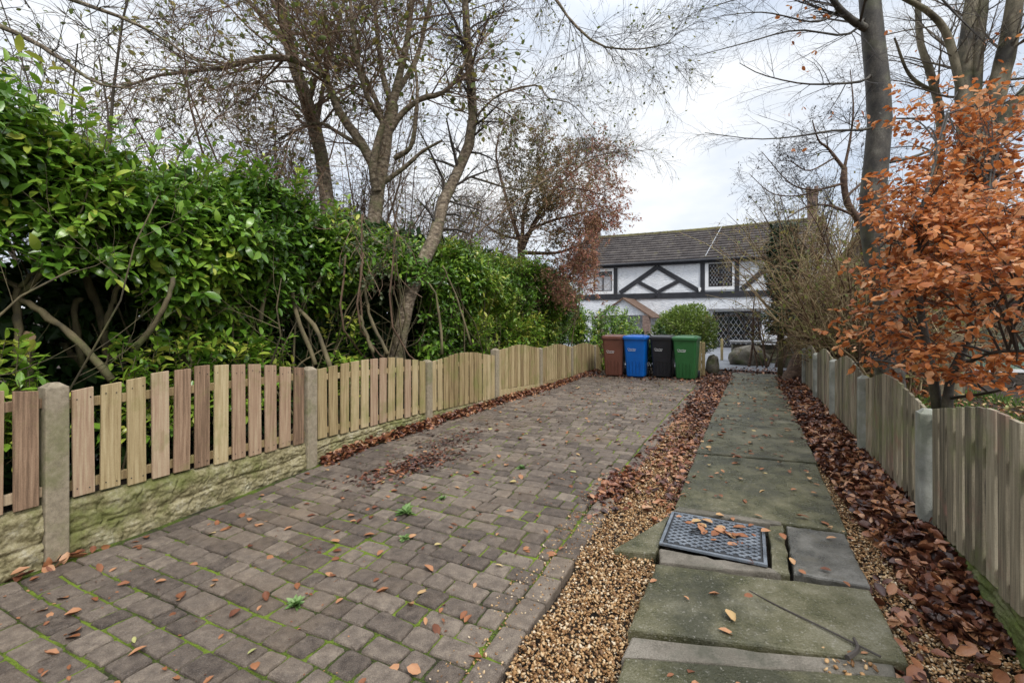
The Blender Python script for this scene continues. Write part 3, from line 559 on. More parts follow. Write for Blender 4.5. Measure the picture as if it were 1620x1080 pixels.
d = OUT * U(.3, 1, (len(u), 1)) + np.array([0, 0, 1]) * U(.1, .9, (len(u), 1)) + .4 * rng.normal(size=(len(u), 3))
tint = np.clip(.42 + .12 * rng.normal(size=len(u)) + .9 * (fbm(np.stack([u * 1.1, z * 1.1, u * 0 + 9], -1), 65, 3) - .5), .02, .85)
shoots(fo, tb, base, d, 8, U(.16, .32, len(u)), np.clip(.145 - .0035 * u, .095, .15), tint)
n = 4800; u = U(-1.4, 14.4, n); v = U(-6.1, -4.7, n); z = hedge_top(u) - .05 - .1 * rng.random(n); d = np.array([0, 0, 1.]) + .5 * rng.normal(size=(n, 3)) + OUT * .2
shoots(fo, tb, uvw(u, v, z - .2), d, 8, U(.16, .34, n), np.full(n, .125), np.clip(.5 + .15 * rng.normal(size=n), 0, .9))
n = 1700; u = U(-.6, 11, n); z = .45 + (.75 + .25 * sst(3.2, 5, u)) * rng.random(n) ** 1.3; kk = vnoise(np.stack([u * 2.2, u * 0, u * 0], -1), 69) > .45; u, z = u[kk], z[kk]; n = len(u)
shoots(fo, tb, uvw(u, -4.42 - np.abs(.2 * rng.normal(size=n)), z), np.array([0, 0, 1.]) + .4 * rng.normal(size=(n, 3)) + OUT * .1, 7, U(.14, .3, n), np.full(n, .125), np.clip(.66 + .18 * rng.normal(size=n), 0, 1))
n = 420; u = U(-1.2, 14, n); v = U(-5.4, -4.5, n); z = hedge_top(u) - .12; shoots(fo, tb, uvw(u, v, z), np.array([0, 0, 1.]) + .35 * rng.normal(size=(n, 3)) + OUT * .15, 9, U(.25, .5, n) - .12 * sst(3, 6, u), np.full(n, .125), np.clip(.6 + .15 * rng.normal(size=n), 0, 1))
fo.build('foliage', mt['laurel'], hl, True, HO); tb.build('shoots', mt['bark_olive'], hl, True, HO)
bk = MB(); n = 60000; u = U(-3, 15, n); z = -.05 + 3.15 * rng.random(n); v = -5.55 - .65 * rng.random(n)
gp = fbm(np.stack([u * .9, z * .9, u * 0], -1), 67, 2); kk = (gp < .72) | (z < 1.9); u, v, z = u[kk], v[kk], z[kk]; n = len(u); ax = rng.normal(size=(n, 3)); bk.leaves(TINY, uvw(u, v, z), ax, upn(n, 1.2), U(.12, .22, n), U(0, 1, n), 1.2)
bk.build('inner_leaves', mt['shaded_leaf'], hl, False, HO)
def stem(pts, r0, r1, S=8, cut=False, mat='bark_olive', par=hl, org=HO):
    P = crom(pts, 12); P = P + .006 * rng.normal(size=P.shape); R = .85 * np.linspace(r0, r1, 12) * (1 + .1 * rng.normal(size=12)); m = MB().tube(P, R, S, cap=True); o = m.build('stem', mt[mat], par, True, org)
    if cut:
        d = unit(P[-1] - P[-2]); c = MB().tube([P[-1], P[-1] + d * .006], [r1 * .93, r1 * .93], S); c.build('cut_face', mt['cut'], o, False, org)
    return P, R
HS = []
for pts, r0, r1, cut in [([(175, 600, 3.7), (120, 535, 3.65), (60, 490, 3.6), (30, 470, 3.6)], .034, .022, 0), ([(28, 580, 3.6), (28, 500, 3.6), (28, 455, 3.6)], .032, .026, 0),
        ([(30, 470, 3.6), (75, 420, 3.6), (105, 375, 3.6), (125, 340, 3.6), (140, 300, 3.6)], .022, .006, 0), ([(30, 455, 3.6), (60, 420, 3.6), (87, 378, 3.6)], .02, .015, 1), ([(28, 455, 3.6), (-30, 415, 3.6)], .022, .016, 0),
        ([(38, 620, 3.75), (40, 560, 3.7), (42, 533, 3.65)], .062, .055, 1), ([(210, 560, 3.9), (245, 510, 3.9), (265, 475, 3.9), (275, 440, 3.95)], .026, .02, 0),
        ([(170, 570, 4.3), (160, 500, 4.3), (140, 450, 4.3), (125, 400, 4.3)], .045, .03, 0), ([(165, 520, 4.1), (180, 470, 4.05), (197, 434, 4.0)], .026, .022, 1),
        ([(130, 575, 4.2), (118, 490, 4.2), (128, 470, 4.2)], .035, .028, 0), ([(100, 545, 4.4), (135, 580, 4.2)], .03, .03, 0), ([(300, 600, 4.6), (305, 520, 4.7), (315, 480, 4.7)], .05, .04, 0), ([(285, 590, 4.7), (300, 520, 4.8), (330, 440, 4.9)], .04, .03, 0),
        ([(500, 575, 5.3), (470, 500, 5.4), (462, 440, 5.5), (475, 400, 5.5)], .03, .018, 0), ([(525, 590, 5.3), (500, 520, 5.4), (455, 470, 5.5), (440, 430, 5.5)], .035, .02, 0), ([(613, 560, 5.8), (585, 500, 5.9), (575, 440, 6.0)], .028, .018, 0), ([(590, 558, 5.8), (570, 500, 5.9)], .03, .02, 0),
        ([(410, 512, 5.0), (420, 460, 5.0), (440, 410, 5.0)], .03, .018, 1), ([(380, 560, 5.0), (375, 470, 5.0), (368, 410, 5.0)], .022, .014, 0), ([(700, 560, 6.9), (690, 470, 7.0), (660, 430, 7.0)], .025, .012, 0), ([(745, 545, 7.4), (722, 470, 7.4), (700, 420, 7.4)], .02, .012, 0),
        ([(250, 470, 4.6), (205, 430, 4.7), (190, 390, 4.7)], .02, .012, 0), ([(270, 490, 4.4), (300, 500, 4.5), (215, 415, 4.8)], .016, .01, 0)]:
    HS.append(stem([px(*q) for q in pts], r0, r1, cut=bool(cut)))
m = MB(); n = 70; u = U(-1, 13.5, n); v = U(-5.5, -4.6, n); b = uvw(u, v, 0); d = unit(np.array([0, 0, 1.]) + .35 * rng.normal(size=(n, 3)) * [1, 1, 0]); pts = [b]
for k in range(6): pts.append(pts[-1] + d * .45); d = unit(d + .13 * rng.normal(size=(n, 3)))
def pull(P): return P - OUT * np.maximum(0, (P @ OUT)[..., None] + 4.15)
P = pull(np.stack(pts, 1)); R = U(.009, .022, n)[:, None] * np.linspace(1, .4, 7)[None]; m.tubes(P, R, 6, np.repeat(U(0, 1, n), 1)); P2, R2 = grow(P, R, 5, (.3, .95), (.5, 1.2), (25, 60), 5, .55, .05); P2 = pull(P2); m.tubes(P2, R2, 4, U(0, 1, len(P2)))
P3, R3 = grow(P2, R2, 3, (.2, .95), (.25, .7), (25, 70), 4, .5, .02); P3 = pull(P3); m.tubes(P3, R3, 3, U(.3, 1, len(P3)))
m.build('branches', mt['bark_olive'], hl, True, HO)

# ================================================================ trees
def tree(name, label, cat, limbs, bark, twig, lv, leaf=None, S=10, group=None, src=None, base=None, rough=.07):
    """limbs: hand placed (points, r0, r1); lv: growth levels; leaf: dict for the foliage on the last levels."""
    P, R = hand(limbs); o = np.array(base if base is not None else limbs[0][0][0], float); o[2] = 0; t = thing(name, label, cat, o, 0, group); m = MB(); limb_tubes(m, P, R, S, rough); m.build('trunk', mt[bark], t, True, o)
    Q = P[src] if src is not None else P; QR = R[src] if src is not None else R; tw = MB(); last = []
    for k, L in enumerate(lv):
        L = dict(L); s_ = L.pop('S', 3); keep = L.pop('leafy', k >= len(lv) - 1); Q, QR = grow(Q, QR, **L); tw.tubes(Q, QR, s_, U(0, 1, len(Q)))
        if keep: last.append(Q)
    tw.build('twigs', mt[twig], t, False, o)
    if leaf:
        lf = MB()
        for Q in last:
            sub = Q[rng.random(len(Q)) < leaf.get('frac', 1)]
            if 'zone' in leaf: sub = sub[leaf['zone'](sub[:, -1])]
            pos, ax = on_twigs(sub, leaf['n'], flat=leaf.get('flat', .3)); n_ = len(pos); nr = upn(n_, leaf.get('nk', .6))
            tt = U(*leaf.get('tint', (0, 1)), n_)
            if 'tintf' in leaf: tt = np.clip(tt + leaf['tintf'](pos), 0, 1)
            lf.leaves(leaf.get('tm', TINY), pos, ax, nr, U(*leaf['size'], n_), tt, leaf.get('wid', 1), U(-.4, .4, n_))
        lf.build('foliage', mt[leaf['mat']], t, True, o)
    return t
def PX(l): return [px(*q) for q in l]
Yt = 9.0
tree('bare_tree', 'flaky barked bare tree leaning across the sky behind the laurel hedge', 'tree',
     [(PX([(545, 640, 9), (525, 420, 9), (512, 265, 9), (488, 170, 9), (462, 90, 9), (442, 0, 9), (425, -120, 9), (405, -260, 9)]), .15, .085), (PX([(500, 200, 9), (515, 120, 9.3), (540, 20, 9.6), (560, -100, 9.8)]), .05, .02), (PX([(455, 70, 9), (400, 10, 8.8), (330, -60, 8.6)]), .05, .02),
      (PX([(488, 165, 9), (495, 140, 8.9), (500, 120, 8.8)]), .05, .04)], 'bark_tree', 'twig_warm',
     [dict(n=22, tr=(.3, 1), L=(.9, 2.6), ang=(30, 75), K=6, rr=.3, up=-.02, S=5), dict(n=9, tr=(.2, 1), L=(.5, 1.4), ang=(25, 60), K=5, rr=.4, up=-.06, rmin=.0065), dict(n=4, tr=(.2, 1), L=(.2, .7), ang=(25, 60), K=4, rr=.5, rmin=.004)],
     dict(mat='olive_leaf', n=1, frac=.3, size=(.05, .1), tm=OVAL), src=[0, 1, 2])
tree('pollarded_tree', 'multi stemmed tree with cut stubs rising behind the middle of the laurel hedge', 'tree',
     [(PX([(572, 600, 8.4), (588, 400, 8.4), (597, 310, 8.4), (612, 215, 8.4), (622, 165, 8.4)]), .165, .1), (PX([(590, 260, 8.4), (565, 215, 8.3), (540, 185, 8.2), (522, 140, 8.1), (512, 118, 8.0), (480, 100, 7.9), (440, 90, 7.8), (395, 95, 7.7), (345, 110, 7.6), (270, 115, 7.4), (190, 140, 7.2)]), .085, .02),
      (PX([(620, 170, 8.4), (632, 120, 8.4), (645, 60, 8.4), (652, -10, 8.4), (655, -120, 8.4)]), .075, .03), (PX([(622, 165, 8.4), (608, 130, 8.5), (600, 80, 8.6), (592, 0, 8.7), (585, -90, 8.8)]), .06, .025), (PX([(612, 215, 8.4), (634, 182, 8.4), (665, 157, 8.3), (698, 148, 8.2), (722, 125, 8.1), (745, 80, 8.0)]), .065, .025),
      (PX([(596, 300, 8.3), (590, 270, 8.15), (596, 230, 8.1), (607, 192, 8.1)]), .085, .05), (PX([(625, 250, 8.4), (650, 232, 8.25), (658, 185, 8.15), (660, 140, 8.1), (657, 105, 8.1)]), .05, .02), (PX([(605, 290, 8.4), (640, 265, 8.3), (668, 240, 8.2), (700, 222, 8.1)]), .05, .02),
      (PX([(610, 222, 8.4), (600, 172, 8.45), (570, 110, 8.6), (545, 95, 8.8)]), .05, .03), (PX([(600, 285, 8.4), (578, 240, 8.5), (535, 210, 8.6), (500, 195, 8.7), (440, 220, 8.8)]), .05, .02), (PX([(625, 150, 8.4), (660, 90, 8.8), (680, 0, 9), (700, -100, 9)]), .06, .02), (PX([(610, 200, 8.4), (580, 150, 8.0), (560, 60, 7.8), (550, -60, 7.7)]), .055, .02)],
     'bark_tree', 'twig_warm',
     [dict(n=18, tr=(.25, 1), L=(.8, 2.4), ang=(20, 75), K=6, rr=.35, up=.02, S=5), dict(n=9, tr=(.1, 1), L=(.5, 1.4), ang=(25, 65), K=5, rr=.4, up=-.05, rmin=.007), dict(n=4, tr=(.2, 1), L=(.2, .7), ang=(25, 60), K=4, rr=.5, rmin=.004)],
     dict(mat='olive_leaf', n=1, frac=.55, size=(.05, .12), tm=OVAL), src=[1, 1, 2, 3, 4, 8, 9, 10, 11])
tree('slender_tree', 'slender pale trunk curving up beyond the hedge with long arching twigs over the sky', 'tree',
     [(PX([(620, 610, 6.9), (638, 505, 7.0), (652, 450, 7.05), (686, 380, 7.5), (704, 310, 8.0), (735, 250, 8.3), (748, 195, 8.3), (744, 120, 8.3), (738, 50, 8.3), (734, -60, 8.3), (728, -220, 8.3)]), .115, .065),
      (PX([(736, -30, 8.3), (770, -60, 8.0), (840, -40, 7.8)]), .04, .02), (PX([(735, -60, 8.3), (800, -90, 8), (872, -10, 7.6), (905, 35, 7.4), (950, 72, 7.2), (1010, 78, 7.1), (1062, 68, 7.0)]), .035, .006),
      (PX([(748, 190, 8.3), (790, 150, 8.2), (850, 135, 8.1), (866, 155, 8.0), (905, 165, 8.0), (940, 205, 8.0)]), .02, .004), (PX([(745, 280, 8.6), (830, 300, 9), (900, 262, 9.2), (950, 245, 9.3), (1042, 236, 9.4)]), .02, .004)],
     'bark_tree', 'twig_dark',
     [dict(n=17, tr=(.3, 1), L=(.5, 1.7), ang=(25, 70), K=6, rr=.35, up=-.1, S=4), dict(n=10, tr=(.15, 1), L=(.3, .9), ang=(25, 60), K=5, rr=.45, up=-.09, rmin=.003), dict(n=4, tr=(.2, 1), L=(.12, .4), ang=(25, 60), K=4, rr=.5, up=-.03, rmin=.002)],
     dict(mat='olive_leaf', n=1, frac=.22, size=(.03, .06), tm=OVAL), src=[0, 0, 1, 2, 2, 3, 4])
tree('overhanging_tree', 'dark twigs of a tree beyond the picture edge above the hedge', 'tree',
     [(PX([(-420, 700, 5.5), (-400, 200, 5.5), (-380, -200, 5.5), (-300, -500, 5.5)]), .2, .1), (PX([(-390, 0, 5.5), (-200, 0, 5.4), (-60, 20, 5.2), (60, 70, 5.2), (150, 130, 5.2), (210, 140, 5.3)]), .05, .006), (PX([(-380, -200, 5.5), (-150, -110, 5.4), (60, -20, 5.4), (220, 40, 5.4), (330, 110, 5.5)]), .05, .006),
      (PX([(-350, -300, 5.5), (0, -200, 5.6), (200, -80, 5.8), (400, 10, 6)]), .05, .006)],
     'bark_tree', 'twig_dark', [dict(n=15, tr=(.3, 1), L=(.4, 1.2), ang=(25, 65), K=5, rr=.4, up=-.04), dict(n=5, tr=(.15, 1), L=(.2, .6), ang=(25, 60), K=4, rr=.45, rmin=.0018)],
     dict(mat='olive_leaf', n=1, frac=.35, size=(.04, .08), tm=OVAL), src=[1, 2, 3])
# leafless shrubs filling the gap behind the hedge, each with its own stems
def bush(name, label, cat, u, v, h, ns, spread, lv, twig, leaf=None, group=None, r=.03, curve=.03, K=8, org=None, stem_up=1.0, wig=.1, S=5):
    o = uvw(u, v, 0) if org is None else np.array(org, float); t = thing(name, label, cat, o, 0, group); a = U(0, 6.28, ns); d = unit(np.stack([np.cos(a) * spread * U(.2, 1, ns), np.sin(a) * spread * U(.2, 1, ns), np.full(ns, stem_up)], 1))
    pts = [o + np.concatenate([rng.normal(size=(ns, 2)) * .14 * (1 + spread), np.zeros((ns, 1))], 1)]; L = h * U(.65, 1.05, ns) / (K - 1)
    for k in range(K - 1): pts.append(pts[-1] + d * L[:, None]); d = unit(d + wig * rng.normal(size=(ns, 3)) - np.array([0, 0, curve]))
    Q = np.stack(pts, 1); QR = r * U(.6, 1.2, ns)[:, None] * np.linspace(1, .25, K)[None]; m = MB().tubes(Q, QR, S, U(0, 1, ns)); m.build('stems', mt[twig], t, True, o); tw = MB(); last = []
    for k, L_ in enumerate(lv):
        L_ = dict(L_); keep = L_.pop('leafy', k >= len(lv) - 1); Q, QR = grow(Q, QR, **L_); tw.tubes(Q, QR, 3, U(0, 1, len(Q)))
        if keep: last.append(Q)
    if lv: tw.build('twigs', mt[twig], t, False, o)
    if leaf:
        lf = MB()
        for Q in (last or [Q]):
            sub = Q[rng.random(len(Q)) < leaf.get('frac', 1)]; pos, ax = on_twigs(sub, leaf['n'], flat=leaf.get('flat', .2)); n_ = len(pos); tt = U(*leaf.get('tint', (0, 1)), n_)
            if 'tintf' in leaf: tt = np.clip(tt + leaf['tintf'](pos), 0, 1)
            lf.leaves(leaf.get('tm', TINY), pos, ax, upn(n_, leaf.get('nk', .7)), U(*leaf['size'], n_), tt, leaf.get('wid', 1), U(-.3, .3, n_))
        lf.build('foliage', mt[leaf['mat']], t, True, o)
    return t
LV = [dict(n=9, tr=(.25, 1), L=(.8, 1.9), ang=(25, 65), K=6, rr=.5, up=-.05, wig=.16), dict(n=6, tr=(.2, 1), L=(.35, 1.1), ang=(25, 65), K=5, rr=.5, up=-.05, wig=.16, rmin=.006), dict(n=3, tr=(.2, 1), L=(.15, .5), ang=(25, 65), K=4, rr=.6, rmin=.0045)]
for (u, v, h, ns, lab) in [(3.4, -8.2, 6.4, 15, 'tangled bare shrub above the hedge at the foot of the overhanging twigs'), (5.6, -8.6, 6.8, 16, 'tangled bare shrub behind the flaky barked leaning tree'), (7.6, -7.6, 6.2, 15, 'tangled bare shrub behind the pollarded tree'),
                          (9.4, -7.2, 6.2, 16, 'tangled bare shrub just beyond the slender pale trunk'), (10.8, -6.8, 5.2, 15, 'brown twiggy shrub between the slender pale trunk and the red leaved shrub'), (12.6, -9.5, 6.2, 15, 'bare shrub standing behind the red leaved shrub'), (6.2, -7.9, 4.6, 14, 'tangled warm brown shrub close behind the hedge between the two leaning trunks'), (9.5, -10.5, 7.6, 15, 'tall bare shrub farthest back behind the slender trunk')]:
    bush('bare_shrub', lab, 'shrub', u, v, h, ns, .55, LV, 'twig_warm' if u > 4 else 'twig', dict(mat='olive_leaf', n=1, frac=.2, size=(.04, .08), tm=OVAL), 'bare shrubs behind the hedge', r=.035)
def berry_t(p):
    r = p - np.array(px(880, 330, 13.2)); return .45 * np.clip(r[:, 0] * .55 - r[:, 2] * .2, -1, 1) - .1
tree('red_leaved_shrub', 'large twiggy shrub with fine red and orange leaves beside the cottage roof', 'shrub',
     [(PX([(828, 600, 13), (826, 450, 13), (824, 385, 13)]), .13, .09), (PX([(824, 385, 13), (812, 350, 13), (800, 310, 13.2), (785, 250, 13.4), (790, 210, 13.5)]), .06, .02), (PX([(824, 385, 13), (840, 365, 12.8), (870, 350, 12.6), (910, 340, 12.6), (950, 330, 12.6)]), .06, .015), (PX([(826, 380, 13), (830, 330, 13.2), (850, 280, 13.4), (870, 235, 13.6)]), .06, .015),
      (PX([(828, 385, 13), (870, 310, 13), (915, 265, 13.2), (940, 250, 13.2)]), .05, .012), (PX([(830, 400, 12.8), (880, 400, 12.4), (910, 390, 12.3), (925, 385, 12.3)]), .05, .012), (PX([(826, 420, 12.8), (860, 440, 12.4), (890, 440, 12.2), (905, 470, 12.2)]), .04, .012), (PX([(830, 380, 13), (790, 370, 12.8), (750, 340, 12.7)]), .04, .012), (PX([(826, 400, 13), (850, 350, 12.4), (900, 300, 12), (960, 310, 12)]), .04, .012)],
     'bark_red', 'twig_warm', [dict(n=18, tr=(.15, 1), L=(.6, 1.5), ang=(30, 80), K=6, rr=.4, wig=.16), dict(n=10, tr=(.15, 1), L=(.3, .9), ang=(25, 70), K=5, rr=.5, wig=.15, rmin=.004), dict(n=5, tr=(.2, 1), L=(.15, .45), ang=(25, 70), K=4, rr=.6, rmin=.003)],
     dict(mat='berry_leaf', n=6, frac=.9, size=(.045, .085), tint=(.1, .75), tintf=berry_t, zone=lambda p: ((p[:, 0] / p[:, 1] * F + CX > 790) & ~((p[:, 0] / p[:, 1] * F + CX > 948) & (HY - (p[:, 2] - EYE) / p[:, 1] * F > 365))) | (rng.random(len(p)) < .06)), src=[1, 2, 3, 4, 5, 6, 7, 8])
# grey small-leaved climber over the hedge in the middle
gm = thing('climbing_shrub', 'dull grey green small leaved climber draped over the middle of the laurel hedge', 'climber', uvw(6.4, -4.6, 0)); o = np.array(gm.location); m = MB(); n = 24
b = np.array([px(x, y, Yq) for x, y, Yq in zip(U(545, 660, n), U(330, 420, n), U(5.75, 6.1, n))]); d = np.stack([rng.normal(size=n) * .5, -.25 + .2 * rng.normal(size=n), -.5 + .4 * rng.normal(size=n)], 1); pts = [b]
for k in range(4): pts.append(pts[-1] + unit(d) * .14); d = d + .3 * rng.normal(size=d.shape) - [0, 0, .2]
P = np.stack(pts, 1); R = np.full(P.shape[:2], .004); m.tubes(P, R, 3); P2, R2 = grow(P, R, 4, (0, 1), (.12, .3), (30, 80), 4, .5, -.06); m.tubes(P2, R2, 3)
m.tubes(np.stack([crom([(o[0] + .3 * i - .2, o[1] + .2 * i, 0), (b[i, 0], b[i, 1] + .2, 1.2), b[i]], 8) for i in range(4)]), np.full((4, 8), .012), 5); m.build('twigs', mt['twig_warm'], gm, False, o)
pos, ax = on_twigs(P2, 7); MB().leaves(OVAL, pos, ax, upn(len(pos), .6), U(.03, .06, len(pos)), U(0, 1, len(pos))).build('foliage', mt['grey_leaf'], gm, True, o)

# ---------------- right side
def in_uvY(x, v): a = (x - CX) / F; return v / (.8944 * a - .4472)
tree('beech_tree', 'smooth grey beech trunk rising past the picture top behind the path fence', 'tree',
     [(PX([(1415, 690, 7.1), (1405, 560, 7.1), (1396, 450, 7.1), (1380, 345, 7.1), (1385, 270, 7.1), (1392, 180, 7.1), (1384, 90, 7.1), (1376, 0, 7.1), (1368, -140, 7.1), (1360, -300, 7.1)]), .19, .13),
      (PX([(1384, 110, 7.1), (1366, 128, 7.0), (1315, 133, 6.8), (1265, 132, 6.7), (1205, 118, 6.6), (1170, 100, 6.5)]), .022, .004), (PX([(1386, 195, 7.1), (1370, 205, 7.0), (1315, 207, 6.8), (1260, 216, 6.7), (1195, 220, 6.6), (1115, 210, 6.5)]), .022, .004),
      (PX([(1378, 50, 7.1), (1345, 30, 7.0), (1318, 0, 6.9), (1290, -60, 6.9)]), .06, .03), (PX([(1375, 20, 7.1), (1340, 55, 7.0), (1260, 48, 6.8), (1180, 68, 6.6), (1105, 88, 6.5)]), .02, .004), (PX([(1330, 15, 7.0), (1290, 35, 6.9), (1210, 20, 6.7), (1140, 25, 6.6)]), .018, .004),
      (PX([(1376, -60, 7.1), (1300, -60, 6.9), (1220, -20, 6.8), (1130, 10, 6.7)]), .03, .005), (PX([(1385, 260, 7.1), (1440, 250, 7), (1500, 228, 6.9), (1560, 222, 6.8), (1640, 235, 6.7)]), .025, .008), (PX([(1380, -100, 7.1), (1440, -60, 7), (1500, 10, 6.9), (1560, 70, 6.8)]), .03, .006)],
     'bark_beech', 'twig_dark',
     [dict(n=12, tr=(.15, 1), L=(.5, 1.2), ang=(20, 55), K=6, rr=.5, flat=.5, up=-.015, wig=.08), dict(n=7, tr=(.15, 1), L=(.2, .65), ang=(25, 60), K=5, rr=.5, flat=.4, rmin=.0017, wig=.1), dict(n=2, tr=(.3, 1), L=(.08, .22), ang=(30, 60), K=3, rr=.6, rmin=.0014)],
     dict(mat='copper', n=2, frac=.05, size=(.06, .085), tm=OVAL, zone=lambda p: p[:, 0] > px(1240, 0, 6.8)[0]), S=16, src=[1, 2, 3, 4, 5, 6, 7, 8], rough=.03)
tree('forked_tree', 'thick forked tree with patchy olive bark behind the orange beech', 'tree',
     [(PX([(1480, 640, 9.5), (1495, 480, 9.5), (1510, 390, 9.5), (1528, 310, 9.5), (1545, 240, 9.5), (1552, 190, 9.5)]), .42, .28), (PX([(1548, 230, 9.5), (1580, 130, 9.4), (1600, 40, 9.3), (1615, -80, 9.2)]), .2, .11), (PX([(1535, 240, 9.5), (1525, 160, 9.6), (1528, 80, 9.7), (1545, -60, 9.8)]), .17, .1), (PX([(1552, 240, 9.5), (1600, 175, 9.3), (1650, 110, 9.2), (1700, 0, 9.1)]), .16, .09),
      (PX([(1522, 150, 9.6), (1500, 60, 9.6), (1470, 20, 9.5), (1420, -10, 9.4), (1370, -60, 9.3)]), .08, .035), (PX([(1538, 215, 9.6), (1545, 100, 9.6), (1555, 10, 9.7), (1570, -90, 9.8)]), .12, .07), (PX([(1485, 420, 10.5), (1482, 300, 10.5), (1488, 190, 10.5), (1470, 110, 10.4), (1455, 60, 10.4), (1450, -60, 10.4)]), .11, .05), (PX([(1485, 150, 10.5), (1440, 120, 10.4), (1415, 60, 10.3)]), .05, .02), (PX([(1560, 200, 9.4), (1640, 190, 9), (1720, 150, 9)]), .08, .03)],
     'bark_big', 'twig', [dict(n=11, tr=(.15, 1), L=(.9, 2.4), ang=(30, 75), K=6, rr=.25, flat=.3, up=-.02, S=4, rmax=.03), dict(n=8, tr=(.15, 1), L=(.4, 1.2), ang=(25, 60), K=5, rr=.45, flat=.3), dict(n=4, tr=(.2, 1), L=(.2, .5), ang=(25, 60), K=4, rr=.5, rmin=.002)],
     dict(mat='copper', n=1, frac=.02, size=(.06, .09), tm=OVAL), S=16, src=[1, 2, 3, 4, 5, 6, 7, 8], rough=.03)
# orange beech sapling: flat sprays with the leaves held level
limbs = [(PX([(1490, 700, 4.2), (1478, 610, 4.2), (1468, 560, 4.25), (1455, 480, 4.3), (1450, 380, 4.4), (1470, 290, 4.5), (1500, 180, 4.7)]), .055, .012), (PX([(1500, 700, 4.1), (1500, 620, 4.1), (1520, 560, 4.05), (1555, 505, 4.0), (1600, 480, 3.95), (1680, 470, 3.9)]), .05, .015), (PX([(1500, 610, 4.1), (1530, 540, 4.3), (1545, 430, 4.4), (1560, 340, 4.5), (1570, 240, 4.6)]), .035, .01),
         (PX([(1470, 560, 4.25), (1430, 500, 4.6), (1405, 440, 4.9), (1385, 380, 5.2)]), .025, .008), (PX([(1505, 590, 4.1), (1560, 560, 3.8), (1620, 555, 3.6), (1700, 560, 3.5)]), .022, .008), (PX([(1480, 600, 4.2), (1430, 580, 4.5), (1390, 570, 5.0), (1350, 575, 5.6)]), .022, .006), (PX([(1500, 630, 4.1), (1570, 620, 3.7), (1640, 600, 3.5)]), .018, .006)]
P, R = hand(limbs); side = []
for k in range(150):
    i = rng.integers(0, 7); t_ = rng.integers(3, 14)
    if k < 60: tgt = np.array(px(U(1400, 1540), U(280, 480), U(3.8, 5.4)))
    elif k < 88: tgt = np.array(px(U(1520, 1700), U(270, 430), U(3.6, 5.2)))
    elif k < 104: tgt = np.array(px(U(1400, 1640), U(130, 290), U(4.4, 5.6)))
    elif k < 116: tgt = np.array(px(U(1350, 1480), U(490, 600), U(4.4, 5.8)))
    elif k < 128: tgt = np.array(px(U(1430, 1540), U(540, 610), U(3.8, 4.4)))
    elif k < 133: tgt = np.array(px(U(1480, 1680), U(560, 640), U(3.3, 4.2)))
    else: tgt = np.array(px(U(1470, 1720), U(330, 450), U(3.0, 3.8)))
    c_ = P.reshape(-1, 3); dd_ = np.linalg.norm(c_ - tgt, axis=1); a = c_[np.argsort(dd_)[int(rng.random() * 6)]]
    d = tgt - a; L = np.linalg.norm(d)
    if L < .2: continue
    if L > 1.7: tgt = a + d / L * 1.7
    tgt[2] = max(tgt[2], 1.0 if tgt[1] < 4.4 else .85)
    mid = (a + tgt) / 2 + np.array([0, 0, .12 * L]); side.append((np.stack([a, mid, tgt]), .012, .003))
bt = thing('copper_beech', 'young beech covered in bright orange leaves leaning over the path fence', 'tree', (limbs[0][0][0][0], limbs[0][0][0][1], 0)); o = np.array(bt.location)
m = MB(); limb_tubes(m, P, R * .85, 10, .08); m.build('trunk', mt['bark_beech'], bt, True, o)
P1, R1 = hand(side, 8); tw = MB().tubes(P1, R1, 4); P2, R2 = grow(P1, R1, 8, (.15, 1), (.25, .65), (30, 60), 5, .5, flat=.8, wig=.06); tw.tubes(P2, R2, 3); P3, R3 = grow(P2, R2, 2, (.3, 1), (.1, .25), (30, 60), 4, .6, flat=.8, rmin=.0013); tw.tubes(P3, R3, 3); tw.build('twigs', mt['twig_dark'], bt, False, o)
lf = MB()
for Q, nl in ((P2, 5), (P3, 3)):
    pos, ax = on_twigs(Q, nl, (.15, 1), (40, 75), flat=.85); nr = upn(len(pos), .38); ok = (pos[:, 2] > .55); 
    pos, ax, nr = pos[ok], ax[ok], nr[ok]; lf.leaves(OVAL, pos, unit(ax + [0, 0, -.25]), unit(nr + .25 * rng.normal(size=nr.shape)), U(.042, .085, len(pos)), U(0, 1, len(pos)), U(.7, 1.1, len(pos)), U(-.9, .9, len(pos)))
lf.build('foliage', mt['copper'], bt, True, o)
